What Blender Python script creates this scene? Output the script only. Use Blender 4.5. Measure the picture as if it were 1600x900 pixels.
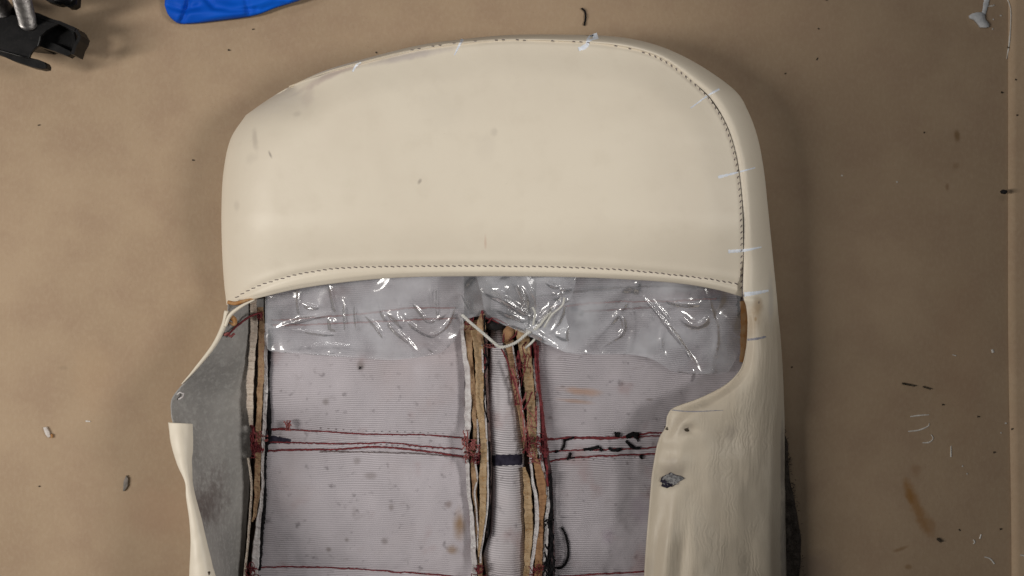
import bpy, math, random
import numpy as np
from mathutils import Vector
from mathutils.bvhtree import BVHTree

for o in list(bpy.data.objects): bpy.data.objects.remove(o)
SC = bpy.context.scene
COL = SC.collection
random.seed(7); RNG = np.random.RandomState(11)

# ------------------------------------------------------------------ camera, world, lamps, exposure
H, F = 0.80, 1333.0                       # camera height above the table (m), focal length in photo pixels
cam = bpy.data.cameras.new('camera'); camo = bpy.data.objects.new('camera', cam); COL.objects.link(camo)
camo.location = (0, 0, H); camo.rotation_euler = (0, 0, 0)
cam.sensor_width = 36; cam.lens = 36 * F / 1600; cam.clip_start = 0.01; cam.clip_end = 50
cam.dof.use_dof = True; cam.dof.focus_distance = 0.715; cam.dof.aperture_fstop = 5.6
SC.camera = camo
W = bpy.data.worlds.new('World'); SC.world = W; W.use_nodes = True
bg = W.node_tree.nodes['Background']; bg.inputs[0].default_value = (0.90, 0.95, 1.0, 1); bg.inputs[1].default_value = 0.034

def lamp(name, loc, target, sx, sy, power, col=(1, .97, .93), spread=180):
    l = bpy.data.lights.new(name, 'AREA'); l.shape = 'RECTANGLE'; l.size = sx; l.size_y = sy
    l.energy = power; l.color = col; l.spread = math.radians(spread)
    o = bpy.data.objects.new(name, l); COL.objects.link(o); o.location = loc
    d = Vector(target) - Vector(loc); o.rotation_euler = d.to_track_quat('-Z', 'Y').to_euler()
    return o
lamp('ceiling_tube_near', (-1.35, -0.14, 1.15), (-0.5, 0.0, 0), 0.15, 0.9, 11.2, (1, .955, .89), 140)
lamp('ceiling_tube_back', (-0.3, 1.0, 1.7), (0.0, 0.3, 0), 0.9, 0.05, 2.6, (1, .98, .95))
sl = bpy.data.lights.new('fill_spot', 'SPOT'); sl.energy = 32; sl.color = (1, .965, .91); sl.shadow_soft_size = .17  # unseen spot from the right, added as fill; cone spares the right-hand cardboard
sl.spot_size = math.radians(61); sl.spot_blend = .45
so = bpy.data.objects.new('fill_spot', sl); COL.objects.link(so); so.location = (0.80, 0.02, 1.04)
so.rotation_euler = (Vector((math.sin(math.radians(-57.5)), .09, -math.cos(math.radians(57.5))))).to_track_quat('-Z', 'Y').to_euler()
SC.view_settings.view_transform = 'Standard'; SC.view_settings.look = 'None'
SC.view_settings.exposure = 0.07; SC.view_settings.gamma = 1; SC.view_settings.use_curve_mapping = False
SC.render.engine = 'CYCLES'
SC.cycles.transparent_max_bounces = 16

# ------------------------------------------------------------------ geometry helpers
def P(px, py, z):
    k = (H - z) / F
    return ((px - 800) * k, -(py - 450) * k, z)
def PA(px, py, z):
    k = (H - z) / F
    return np.stack([(px - 800) * k, -(py - 450) * k, z + 0 * px], -1)

def curve(pts, n, closed=False):
    """Catmull-Rom through pts, resampled to n points evenly by length (any dimension)"""
    p = np.array(pts, float)
    q = np.vstack([2 * p[0] - p[1], p, 2 * p[-1] - p[-2]])
    out = []
    for i in range(1, len(q) - 2):
        t = np.linspace(0, 1, 24, endpoint=False)[:, None]
        a, b, c, d = q[i - 1], q[i], q[i + 1], q[i + 2]
        out.append(.5 * (2 * b + (c - a) * t + (2 * a - 5 * b + 4 * c - d) * t ** 2 + (3 * b - a - 3 * c + d) * t ** 3))
    out = np.vstack(out + [p[-1:]])
    s = np.r_[0, np.cumsum(np.linalg.norm(np.diff(out[:, :2], axis=0), axis=1))]
    u = np.linspace(0, s[-1], n)
    return np.stack([np.interp(u, s, out[:, k]) for k in range(out.shape[1])], -1)

def noise2(x, y, seed=0):
    x = np.asarray(x, float); y = np.asarray(y, float)
    r = np.random.RandomState(seed).rand(257, 257) * 2 - 1
    xi = np.floor(x).astype(int); yi = np.floor(y).astype(int)
    fx = x - xi; fy = y - yi
    fx = fx * fx * (3 - 2 * fx); fy = fy * fy * (3 - 2 * fy)
    g = lambda a, b: r[a % 257, b % 257]
    return (g(xi, yi) * (1 - fx) + g(xi + 1, yi) * fx) * (1 - fy) + (g(xi, yi + 1) * (1 - fx) + g(xi + 1, yi + 1) * fx) * fy
def fbm(x, y, seed=0, o=4):
    return sum(noise2(x * 2 ** k, y * 2 ** k, seed + k) / 2 ** k for k in range(o))

def dist_poly(px, py, poly):
    P0 = np.array(poly)[:, :2]; best = np.full(np.shape(px), 1e9)
    for a, b in zip(P0[:-1], P0[1:]):
        d = b - a; L = (d ** 2).sum() + 1e-9
        t = np.clip(((px - a[0]) * d[0] + (py - a[1]) * d[1]) / L, 0, 1)
        best = np.minimum(best, np.hypot(px - a[0] - t * d[0], py - a[1] - t * d[1]))
    return best
def sstep(a, b, x):
    t = np.clip((x - a) / (b - a), 0, 1); return t * t * (3 - 2 * t)

def link_mesh(name, V, Fc, mat, parent=None, smooth=True, kind=None):
    V = np.asarray(V, float)
    if parent is not None: V = V - np.array(parent.location)
    me = bpy.data.meshes.new(name); me.from_pydata(V.tolist(), [], [tuple(map(int, f)) for f in Fc]); me.validate(); me.update()
    if smooth: me.polygons.foreach_set('use_smooth', [True] * len(me.polygons))
    me.materials.append(mat)
    o = bpy.data.objects.new(name, me); COL.objects.link(o)
    if parent is not None: o.parent = parent
    if kind: o['kind'] = kind
    return o
def grid_faces(n, m, off=0, flip=False):
    i, j = np.meshgrid(np.arange(n - 1), np.arange(m - 1), indexing='ij')
    a = (i * m + j).ravel() + off
    f = np.stack([a, a + m, a + m + 1, a + 1], -1)
    return f[:, ::-1] if flip else f
def grid(name, V3, mat, parent=None, thick=0, flip=False, kind=None):
    n, m = V3.shape[:2]
    o = link_mesh(name, V3.reshape(-1, 3), grid_faces(n, m, 0, flip), mat, parent, kind=kind)
    if thick:
        md = o.modifiers.new('thickness', 'SOLIDIFY'); md.thickness = thick; md.offset = -1
    return o

class Acc:
    def __init__(s): s.V = []; s.F = []
    def add(s, V, Fc):
        o = len(s.V); s.V += [tuple(v) for v in V]; s.F += [tuple(int(i) + o for i in f) for f in Fc]
    def tube(s, pts, r, n=6, cap=True):
        pts = [Vector(p) for p in pts]; rs = r if hasattr(r, '__len__') else [r] * len(pts)
        V = []; up = Vector((0, 0, 1))
        for i, p in enumerate(pts):
            t = (pts[min(i + 1, len(pts) - 1)] - pts[max(i - 1, 0)])
            t = t.normalized() if t.length > 1e-9 else Vector((1, 0, 0))
            a = t.cross(up)
            if a.length < 1e-3: a = t.cross(Vector((0, 1, 0)))
            a.normalize(); b = a.cross(t)
            for k in range(n):
                w = 2 * math.pi * k / n; V.append(p + (a * math.cos(w) + b * math.sin(w)) * rs[i])
        Fc = [(i * n + k, i * n + (k + 1) % n, (i + 1) * n + (k + 1) % n, (i + 1) * n + k) for i in range(len(pts) - 1) for k in range(n)]
        if cap: Fc += [tuple(range(n))[::-1], tuple(range((len(pts) - 1) * n, len(pts) * n))]
        s.add(V, Fc)
    def prism(s, poly, z0, z1, dome=0):
        """upright slab from an outline given in photo pixels at height z1"""
        n = len(poly); T = [P(x, y, z1) for x, y in poly]
        c = np.mean(np.array(T), 0)
        V = [(a, b, z0) for a, b, _ in T] + [(a, b, z1 - (z1 - z0) * .15) for a, b, _ in T] + \
            [(c[0] + (a - c[0]) * .97, c[1] + (b - c[1]) * .97, z1) for a, b, _ in T]
        Fc = []
        for L in (0, 1):
            Fc += [(L * n + i, L * n + (i + 1) % n, (L + 1) * n + (i + 1) % n, (L + 1) * n + i) for i in range(n)]
        if dome:
            V.append((c[0], c[1], z1 + dome)); Fc += [(2 * n + i, 2 * n + (i + 1) % n, 3 * n) for i in range(n)]
        else: Fc.append(tuple(range(2 * n, 3 * n)))
        Fc.append(tuple(range(n))[::-1]); s.add(V, Fc)
    def build(s, name, mat, parent=None, smooth=True, kind=None):
        return link_mesh(name, s.V, s.F, mat, parent, smooth, kind)

def thing(name, loc, label, cat, group=None):
    o = bpy.data.objects.new(name, None); COL.objects.link(o); o.location = loc; o.empty_display_size = .03
    o['label'] = label; o['category'] = cat
    if group: o['group'] = group
    bpy.context.view_layer.update()
    return o
def tag(o, label, cat, group=None):
    o['label'] = label; o['category'] = cat
    if group: o['group'] = group
    return o
def recentre(o):
    """put a one-mesh thing's origin at its base"""
    me = o.data; co = np.array([v.co[:] for v in me.vertices]); c = co.mean(0); c[2] = co[:, 2].min()
    me.transform(__import__('mathutils').Matrix.Translation(-Vector(c))); o.location = c
    return o

# ------------------------------------------------------------------ material helpers
class NT:
    def __init__(s, name, rough=.6, spec=.4):
        s.m = bpy.data.materials.new(name); s.m.use_nodes = True; s.t = s.m.node_tree
        s.b = s.t.nodes['Principled BSDF']; s.b.inputs['Roughness'].default_value = rough
        s.b.inputs['Specular IOR Level'].default_value = spec
        s.co = s.t.nodes.new('ShaderNodeTexCoord').outputs['Object']; s.h = None
    def n(s, typ, **kw):
        x = s.t.nodes.new(typ)
        for k, v in kw.items(): setattr(x, k, v)
        return x
    def L(s, a, b): s.t.links.new(a, b)
    def math(s, op, a, b=None, clamp=False):
        x = s.n('ShaderNodeMath', operation=op, use_clamp=clamp)
        for i, v in enumerate((a, b)):
            if v is None: continue
            if isinstance(v, (int, float)): x.inputs[i].default_value = v
            else: s.L(v, x.inputs[i])
        return x.outputs[0]
    def noise(s, scale, detail=3, stretch=(1, 1, 1), rough=.55, off=(0, 0, 0)):
        mp = s.n('ShaderNodeMapping'); mp.inputs['Scale'].default_value = stretch; mp.inputs['Location'].default_value = off
        s.L(s.co, mp.inputs[0]); x = s.n('ShaderNodeTexNoise'); x.inputs['Scale'].default_value = scale
        x.inputs['Detail'].default_value = detail; x.inputs['Roughness'].default_value = rough
        s.L(mp.outputs[0], x.inputs['Vector']); return x.outputs['Fac']
    def voro(s, scale, feature='F1', stretch=(1, 1, 1), rand=1):
        mp = s.n('ShaderNodeMapping'); mp.inputs['Scale'].default_value = stretch; s.L(s.co, mp.inputs[0])
        x = s.n('ShaderNodeTexVoronoi', feature=feature); x.inputs['Scale'].default_value = scale; x.inputs['Randomness'].default_value = rand
        s.L(mp.outputs[0], x.inputs['Vector']); return x.outputs['Distance']
    def ramp(s, fac, a, b, lo=0., hi=1.):
        x = s.n('ShaderNodeMapRange', interpolation_type='SMOOTHSTEP'); s.L(fac, x.inputs[0])
        for i, v in zip((1, 2, 3, 4), (a, b, lo, hi)): x.inputs[i].default_value = v
        return x.outputs[0]
    def mix(s, fac, a, b):
        x = s.n('ShaderNodeMix', data_type='RGBA')
        if isinstance(fac, (int, float)): x.inputs['Factor'].default_value = fac
        else: s.L(fac, x.inputs['Factor'])
        for k, v in ((6, a), (7, b)):
            if isinstance(v, tuple): x.inputs[k].default_value = (*v, 1)
            else: s.L(v, x.inputs[k])
        return x.outputs[2]
    def spot(s, px, py, rx, ry, z, base=(0, 0, 0), ang=0, soft=.5, nz=.35, nscale=120):
        """soft-edged stain round a pixel position; base = the object's own origin"""
        c = P(px, py, z); k = (H - z) / F
        mp = s.n('ShaderNodeMapping', vector_type='TEXTURE')
        mp.inputs['Location'].default_value = (c[0] - base[0], c[1] - base[1], 0)
        mp.inputs['Rotation'].default_value = (0, 0, math.radians(ang)); mp.inputs['Scale'].default_value = (rx * k, ry * k, 1)
        s.L(s.co, mp.inputs[0]); sp = s.n('ShaderNodeSeparateXYZ'); s.L(mp.outputs[0], sp.inputs[0])
        d = s.math('SQRT', s.math('ADD', s.math('MULTIPLY', sp.outputs[0], sp.outputs[0]), s.math('MULTIPLY', sp.outputs[1], sp.outputs[1])))
        d = s.math('ADD', d, s.math('MULTIPLY', s.math('SUBTRACT', s.noise(nscale, 3), .5), nz * 3))
        return s.ramp(d, 1.0, 1.0 - soft, 0, 1)
    def bump(s, h, strength, dist=.001):
        x = s.n('ShaderNodeBump'); x.inputs['Strength'].default_value = strength; x.inputs['Distance'].default_value = dist
        s.L(h, x.inputs['Height'])
        if s.h: s.L(s.h, x.inputs['Normal'])
        s.h = x.outputs[0]; s.L(s.h, s.b.inputs['Normal'])
    def color(s, c):
        if isinstance(c, tuple): s.b.inputs['Base Color'].default_value = (*c, 1)
        else: s.L(c, s.b.inputs['Base Color'])
        return s.m
    def rough(s, c): s.L(c, s.b.inputs['Roughness'])

ROOT = P(775, 560, 0)                      # base of the seat cover
ROOT = (ROOT[0], ROOT[1], 0.0)

def leather_mat(name, creases=0., dirt=()):
    t = NT(name, .47, .35)
    c = t.mix(t.ramp(t.noise(9, 4), .3, .7), (.68, .607, .50), (.715, .645, .535))
    c = t.mix(t.ramp(t.noise(55, 4), .5, .78, 0, .12), c, (.50, .43, .33))
    c = t.mix(t.ramp(t.noise(260, 2), .72, .84, 0, .22), c, (.42, .35, .27))
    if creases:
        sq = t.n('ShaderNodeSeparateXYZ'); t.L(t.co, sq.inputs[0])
        flap_tone = t.math('MULTIPLY', t.ramp(sq.outputs[1], .060, .030), t.ramp(t.noise(24, 4, (1, .5, 1), .6, (1, 1, 0)), .25, .6, .55, 1))
        c = t.mix(t.math('MULTIPLY', flap_tone, .75), c, (.47, .40, .31))  # greyer, darker tone over the flap, broken up by noise
    for px, py, rx, ry, z, ang, col, amt in dirt:
        m = t.math('MULTIPLY', t.spot(px, py, rx, ry, z, ROOT, ang, .8, .25), amt); c = t.mix(m, c, col)
    t.bump(t.voro(900, 'DISTANCE_TO_EDGE'), .12, .0004)
    t.bump(t.noise(160, 3), .22, .0006)
    if creases:
        a = t.noise(230, 3, (1, .15, .6), .55); b = t.noise(110, 2, (1, .16, .6), .5, (3, 1, 0))
        mask = t.ramp(t.noise(14, 2, (1, .6, 1), .5, (.3, .1, 0)), .38, .62, .15, 1)
        sp = t.n('ShaderNodeSeparateXYZ'); t.L(t.co, sp.inputs[0]); mask = t.math('MULTIPLY', mask, t.ramp(sp.outputs[1], .066, .035))
        t.bump(t.math('MULTIPLY', t.math('ADD', a, b), mask), creases, .0008)
        ph = t.math('ADD', t.math('MULTIPLY', sp.outputs[0], 2 * math.pi / .0047), t.math('MULTIPLY', t.noise(38, 3, (1, .75, 1), .6, (2, 2, 0)), 52))
        m2 = t.ramp(t.noise(34, 2, (1, .6, 1), .5, (.7, .4, 0)), .44, .60, 0, 1)
        m3 = t.math('MULTIPLY', t.ramp(sp.outputs[0], .150, .185), t.ramp(sp.outputs[1], .055, .030))
        t.bump(t.math('MULTIPLY', t.math('MULTIPLY', t.ramp(t.math('SINE', ph), -1, .8), t.math('ADD', t.math('MULTIPLY', m2, .95), .05)), m3), .22, .0006)
    return t.color(c)

DK = (.16, .13, .12); PK = (.33, .24, .24); BR = (.32, .20, .09)
M = {}
M['leather'] = leather_mat('cream_leather', 0, [
    (520, 118, 90, 9, .08, 20, PK, .5), (640, 92, 90, 9, .08, 11, (.36, .31, .33), .5), (480, 150, 16, 26, .08, 0, PK, .18), (395, 215, 8, 26, .085, 12, DK, .25),
    (388, 245, 16, 12, .09, 0, DK, .10), (366, 320, 10, 12, .08, 0, DK, .14), (421, 241, 3, 9, .09, 25, DK, .6),
    (462, 176, 10, 8, .09, 0, DK, .15), (655, 283, 4, 7, .1, -30, DK, .5), (760, 230, 22, 30, .1, 0, DK, .05), (690, 170, 40, 60, .1, 20, DK, .05),
    (772, 205, 8, 10, .1, 0, DK, .15), (758, 378, 3, 14, .1, 0, (.5, .3, .22), .35), (600, 420, 220, 8, .08, 2, DK, .05)])
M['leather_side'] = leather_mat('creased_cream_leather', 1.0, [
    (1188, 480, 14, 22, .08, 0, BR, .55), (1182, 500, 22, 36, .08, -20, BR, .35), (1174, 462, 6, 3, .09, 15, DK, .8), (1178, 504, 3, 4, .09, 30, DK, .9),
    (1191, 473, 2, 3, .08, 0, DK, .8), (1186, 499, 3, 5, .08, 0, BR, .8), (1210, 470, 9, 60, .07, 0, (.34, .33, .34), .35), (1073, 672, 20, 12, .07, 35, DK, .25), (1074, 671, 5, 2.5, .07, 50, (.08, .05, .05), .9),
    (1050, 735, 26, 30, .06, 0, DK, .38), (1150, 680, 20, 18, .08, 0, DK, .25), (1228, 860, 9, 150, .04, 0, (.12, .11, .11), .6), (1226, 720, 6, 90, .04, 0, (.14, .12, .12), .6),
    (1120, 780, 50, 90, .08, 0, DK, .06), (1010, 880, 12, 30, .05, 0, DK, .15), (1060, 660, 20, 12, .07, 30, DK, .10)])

def suede():
    t = NT('grey_suede_backing', .95, .1)
    c = t.mix(t.ramp(t.noise(18, 5), .3, .7), (.27, .26, .25), (.37, .355, .34))
    c = t.mix(t.ramp(t.noise(240, 3), .45, .7, 0, .35), c, (.50, .49, .47))
    c = t.mix(t.math('MULTIPLY', t.spot(335, 800, 22, 90, .04, ROOT, -8, .9), .6), c, (.07, .035, .03))
    t.bump(t.noise(420, 4), .8, .0009); t.bump(t.noise(60, 3), .3, .002)
    return t.color(c)
M['suede'] = suede()

def scrim(name, period, spots, base=(.53, .49, .525), low=(.40, .365, .39), amt=.55, wav=.0026):
    t = NT(name, .85, .2)
    sp = t.n('ShaderNodeSeparateXYZ'); t.L(t.co, sp.inputs[0])
    w = t.math('MULTIPLY', t.math('SUBTRACT', t.noise(11, 2), .5), wav * 4)
    y = t.math('ADD', sp.outputs[1], w)
    s = t.math('SINE', t.math('MULTIPLY', y, 2 * math.pi / period))
    s = t.ramp(s, -.9, .6)
    patch = t.ramp(t.noise(16, 2, (1, 1, 1), .5, (.5, .2, 0)), .32, .62, .3, 1)
    c = t.mix(t.ramp(t.noise(12, 4), .3, .7), base, tuple(v * .87 for v in base))
    c = t.mix(t.math('MULTIPLY', t.math('MULTIPLY', t.math('SUBTRACT', 1, s), amt), patch), c, tuple(v * .38 for v in low))
    c = t.mix(t.ramp(t.noise(120, 3, (1, 1, 1), .5, (4, 2, 0)), .60, .80, 0, .6), c, (.10, .085, .095))
    c = t.mix(t.ramp(t.noise(30, 3, (1, 1, 1), .5, (1, 7, 0)), .58, .75, 0, .45), c, (.33, .22, .22))
    c = t.mix(t.ramp(t.noise(48, 3, (1, 1, 1), .6, (7, 3, 0)), .60, .80, 0, .40), c, (.22, .19, .19))
    c = t.mix(t.ramp(t.noise(9, 3, (1, 1, 1), .6, (2, 9, 0)), .50, .72, 0, .35), c, (.40, .33, .33))
    for px, py, rx, ry, z, ang, col, a in spots:
        c = t.mix(t.math('MULTIPLY', t.spot(px, py, rx, ry, z, ROOT, ang, .85, .3, 60), a), c, col)
    t.bump(s, .55, .0006); t.bump(t.noise(500, 2), .25, .0004)
    return t.color(c)
M['scrim_left'] = scrim('ribbed_scrim_left', .0019, [(718, 820, 14, 32, .03, 0, (.25, .14, .05), .8), (705, 862, 14, 12, .03, 0, (.25, .14, .05), .6),
    (700, 790, 9, 9, .03, 0, (.15, .09, .07), .5), (570, 485, 12, 14, .04, 0, DK, .4), (563, 572, 8, 14, .03, 0, DK, .6), (508, 629, 8, 8, .03, 0, DK, .5), (556, 723, 8, 8, .03, 0, DK, .4),
    (578, 745, 14, 8, .03, 0, DK, .4), (600, 848, 8, 8, .03, 0, DK, .5), (512, 861, 6, 6, .03, 0, DK, .6), (611, 794, 7, 9, .03, 0, DK, .5), (540, 846, 6, 6, .03, 0, DK, .6), (460, 690, 40, 70, .03, 0, (.3, .26, .27), .2)], amt=.46)
M['scrim_right'] = scrim('ribbed_scrim_right', .00185, [(908, 612, 42, 9, .03, -6, (.42, .24, .15), .6), (900, 628, 36, 5, .03, -6, (.40, .24, .16), .5),
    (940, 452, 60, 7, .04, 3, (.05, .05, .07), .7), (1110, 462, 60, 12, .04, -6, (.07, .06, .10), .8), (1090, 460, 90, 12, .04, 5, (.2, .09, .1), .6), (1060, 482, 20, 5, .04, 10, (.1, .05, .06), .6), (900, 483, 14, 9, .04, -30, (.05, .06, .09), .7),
    (880, 605, 6, 3, .03, 0, DK, .6), (860, 655, 6, 4, .03, 0, DK, .5), (1015, 625, 9, 3, .03, 0, DK, .5), (950, 840, 14, 18, .03, 0, (.28, .22, .28), .4), (1000, 800, 20, 34, .03, 0, (.28, .22, .28), .35)], amt=.68)
M['scrim_mid'] = scrim('ribbed_scrim_channel', .0021, [(778, 620, 6, 60, .03, 0, DK, .15)], base=(.62, .58, .61), low=(.42, .385, .415), amt=.8)

def plain(name, a, b, scale, rough=.8, spec=.2, fine=400, bump=.3, bd=.0006, fl=None, stiff=0):
    t = NT(name, rough, spec); c = t.mix(t.ramp(t.noise(scale, 4), .32, .68), a, b)
    if fl: c = t.mix(t.ramp(t.noise(fine, 2), .56, .72, 0, .7), c, fl)
    t.bump(t.noise(fine, 3), bump, bd); return t.color(c)
M['foam'] = plain('tan_foam_edge', (.34, .235, .135), (.44, .32, .20), 90, .9, .1, 500, .5, .0008, (.30, .15, .05))
M['foam_brown'] = plain('brown_aged_foam', (.27, .17, .10), (.38, .26, .16), 120, .9, .1, 500, .6, .001, (.20, .06, .05))
M['foam_orange'] = plain('orange_aged_foam', (.27, .145, .075), (.36, .21, .115), 110, .9, .1, 500, .6, .001)
M['white_edge'] = plain('white_fabric_edge', (.60, .58, .58), (.46, .42, .42), 200, .9, .1, 700, .5, .0006, (.32, .27, .26))
M['listing'] = plain('cream_piping_tape', (.54, .45, .38), (.60, .52, .44), 70, .7, .2, 600, .25)
M['red_thread'] = plain('red_thread', (.20, .035, .04), (.10, .02, .025), 300, .75, .2, 1200, .5, .0004)
M['faded_thread'] = plain('faded_red_thread', (.34, .12, .11), (.24, .07, .07), 300, .75, .2, 1200, .5, .0004)
M['black_thread'] = plain('black_thread', (.006, .006, .007), (.014, .013, .014), 300, .9, .04, 1200, .5, .0004)
M['seam_thread'] = plain('dark_stitch_thread', (.11, .085, .09), (.19, .155, .15), 300, .7, .25, 1200, .4, .0004)
M['ink'] = plain('dark_violet_ink', (.016, .014, .024), (.036, .032, .05), 160, .9, .06, 900, .3)
M['chalk'] = plain('white_chalk', (.82, .86, .93), (.70, .74, .82), 300, .9, .1, 900, .4)
M['chalk_grey'] = plain('grey_pen_mark', (.24, .24, .28), (.34, .33, .36), 300, .9, .1)
M['raw'] = plain('raw_leather_edge', (.36, .17, .06), (.44, .28, .15), 150, .9, .1, 500, .5)
M['cord'] = plain('white_twisted_cord', (.50, .49, .45), (.60, .59, .56), 200, .6, .3, 700, .3)
M['grub'] = plain('grubby_dark_fabric', (.075, .062, .052), (.15, .125, .105), 120, .95, .1, 700, .8, .0016, (.22, .19, .17))
M['blackpad'] = plain('black_foam_pad', (.012, .011, .012), (.03, .026, .026), 150, .85, .2, 600, .5)
M['blackpaint'] = plain('glossy_black_paint', (.004, .004, .0045), (.010, .0095, .010), 90, .36, .22, 500, .10, .0003, (.018, .016, .015))
M['steel'] = plain('dull_steel', (.14, .13, .13), (.26, .25, .24), 200, .38, .5, 900, .3); M['steel'].node_tree.nodes['Principled BSDF'].inputs['Metallic'].default_value = .85
M['dust'] = plain('dust_crumb', (.03, .025, .02), (.09, .07, .05), 300, .9, .1)
M['palechip'] = plain('pale_chip', (.62, .58, .55), (.5, .45, .42), 300, .8, .1)
M['greychip'] = plain('grey_chip', (.16, .15, .14), (.24, .21, .19), 300, .8, .1)
M['paint'] = plain('dried_grey_white_paint', (.46, .47, .49), (.62, .63, .65), 140, .5, .4, 500, .3)
M['scratch'] = plain('pale_scratch', (.58, .55, .51), (.70, .67, .63), 300, .8, .2)

def blue():
    t = NT('bright_blue_film', .62, .15)
    c = t.mix(t.ramp(t.noise(20, 3), .35, .7), (.0, .075, .50), (.0, .10, .60)); t.bump(t.noise(45, 3), .3, .002); return t.color(c)
M['blue'] = blue()

def cardboard(name, k=1.):
    t = NT(name, .78, .18)
    a = (.338 * k, .245 * k, .162 * k); b = (.392 * k, .288 * k, .194 * k)
    c = t.mix(t.ramp(t.noise(5, 5), .3, .7), a, b)
    c = t.mix(t.ramp(t.noise(26, 5), .35, .75, 0, .5), c, (.30 * k, .205 * k, .14 * k))
    c = t.mix(t.ramp(t.noise(340, 3, (1, .6, 1)), .40, .72, 0, .18), c, (.46 * k, .36 * k, .26 * k))
    c = t.mix(t.ramp(t.noise(900, 2), .62, .74, 0, .35), c, (.19 * k, .135 * k, .09 * k))
    c = t.mix(t.ramp(t.noise(230, 1, (1, 1, 1), .5, (2, 5, 0)), .84, .87, 0, .8), c, (.08, .05, .03))
    for px, py, rx, ry, ang, col, am in [
        (1432, 790, 12, 62, 22, (.26, .125, .035), .65), (1420, 770, 9, 30, 12, (.25, .12, .03), .65), (1448, 818, 18, 32, 35, (.25, .13, .05), .5), (1432, 735, 12, 14, 0, (.25, .14, .07), .4),
        (1408, 858, 18, 4, 20, (.22, .13, .06), .6), (1420, 886, 9, 6, 0, (.22, .13, .06), .6), (1495, 212, 7, 12, 0, (.16, .09, .035), .7), (1493, 260, 8, 8, 0, (.2, .12, .06), .4), (1480, 292, 4, 8, 0, (.18, .1, .05), .5),
        (100, 575, 12, 5, 0, (.2, .15, .1), .3), (250, 800, 90, 60, 0, (.38, .24, .16), .25), (145, 590, 50, 80, 0, (.45, .3, .18), .15),
        (1500, 560, 60, 200, 0, (.34, .22, .14), .25), (1270, 890, 60, 40, 0, (.2, .16, .14), .3)]:
        c = t.mix(t.math('MULTIPLY', t.spot(px, py, rx, ry, 0, (0, 0, 0), ang, .8, .3, 90), am), c, col)
    t.bump(t.noise(900, 2), .22, .0004); t.bump(t.noise(30, 3), .22, .0014); t.bump(t.noise(9, 2), .2, .004)
    return t.color(c)
M['card'] = cardboard('brown_cardboard')

def film():
    m = bpy.data.materials.new('clear_plastic_film'); m.use_nodes = True; t = m.node_tree; t.nodes.clear()
    N = t.nodes.new; out = N('ShaderNodeOutputMaterial')
    tr = N('ShaderNodeBsdfTransparent'); tr.inputs[0].default_value = (.93, .93, .94, 1)
    gl = N('ShaderNodeBsdfGlossy'); gl.inputs['Roughness'].default_value = .16; gl.inputs[0].default_value = (1, 1, 1, 1)
    df = N('ShaderNodeBsdfDiffuse'); df.inputs[0].default_value = (.74, .75, .80, 1)
    tc = N('ShaderNodeTexCoord'); nz = N('ShaderNodeTexNoise'); nz.inputs['Scale'].default_value = 22; nz.inputs['Detail'].default_value = 4
    t.links.new(tc.outputs['Object'], nz.inputs['Vector'])
    mr = N('ShaderNodeMapRange'); t.links.new(nz.outputs[0], mr.inputs[0])
    for i, v in zip((1, 2, 3, 4), (.38, .70, .12, .50)): mr.inputs[i].default_value = v
    nb = N('ShaderNodeTexNoise'); nb.inputs['Scale'].default_value = 75; nb.inputs['Detail'].default_value = 3; t.links.new(tc.outputs['Object'], nb.inputs['Vector'])
    bp = N('ShaderNodeBump'); bp.inputs['Strength'].default_value = .4; bp.inputs['Distance'].default_value = .0012
    t.links.new(nb.outputs[0], bp.inputs['Height']); t.links.new(bp.outputs[0], gl.inputs['Normal'])
    m1 = N('ShaderNodeMixShader'); t.links.new(mr.outputs[0], m1.inputs[0]); t.links.new(tr.outputs[0], m1.inputs[1]); t.links.new(df.outputs[0], m1.inputs[2])
    fr = N('ShaderNodeFresnel'); fr.inputs[0].default_value = 1.5; t.links.new(bp.outputs[0], fr.inputs['Normal'])
    mm = N('ShaderNodeMath'); mm.operation = 'MULTIPLY'; mm.inputs[1].default_value = 1.9; t.links.new(fr.outputs[0], mm.inputs[0]); m4 = N('ShaderNodeMath'); m4.operation = 'MINIMUM'; m4.inputs[1].default_value = .6; t.links.new(mm.outputs[0], m4.inputs[0]); mm = m4
    m2 = N('ShaderNodeMixShader'); t.links.new(mm.outputs[0], m2.inputs[0]); t.links.new(m1.outputs[0], m2.inputs[1]); t.links.new(gl.outputs[0], m2.inputs[2])
    t.links.new(m2.outputs[0], out.inputs[0]); return m
M['film'] = film()

# ------------------------------------------------------------------ the setting: cardboard-covered tabletop
def sheet(name, x0, x1, y0, y1, z, n, m, mat, amp, seed, parent=None):
    X, Y = np.meshgrid(np.linspace(x0, x1, n), np.linspace(y0, y1, m), indexing='ij')
    Z = z + amp * fbm(X * 5, Y * 5, seed, 3)
    return grid(name, np.stack([X, Y, Z], -1), mat, parent)
table = sheet('tabletop', -1.0, 1.0, -.8, .8, 0, 120, 100, M['card'], .0006, 3); table['kind'] = 'structure'
# the lighter, slightly raised strip of overlapping cardboard along the right edge
ys = np.linspace(-.8, .8, 60); us = np.linspace(0, 1, 14)
x_edge = .4655 + .002 * noise2(ys * 4, ys * 0, 5) + .004 * (ys < -.1) * (-ys - .1)
Xs = x_edge[None, :] + us[:, None] ** 1.5 * .35
Zs = .0014 + .0075 * np.sin(np.clip((Xs - x_edge[None, :]) / .07, 0, 1) * np.pi / 2) + 0 * Xs
strip = grid('cardboard_strip', np.stack([Xs, np.broadcast_to(ys[None, :], Xs.shape), Zs], -1), cardboard('pale_cardboard', 1.18), None, .0008)
strip['kind'] = 'structure'

# ------------------------------------------------------------------ the leather seat cover
cover = thing('seat_cover', ROOT, 'cream leather car seat backrest cover lying open on brown cardboard, headrest end at top', 'seat cover')

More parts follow.
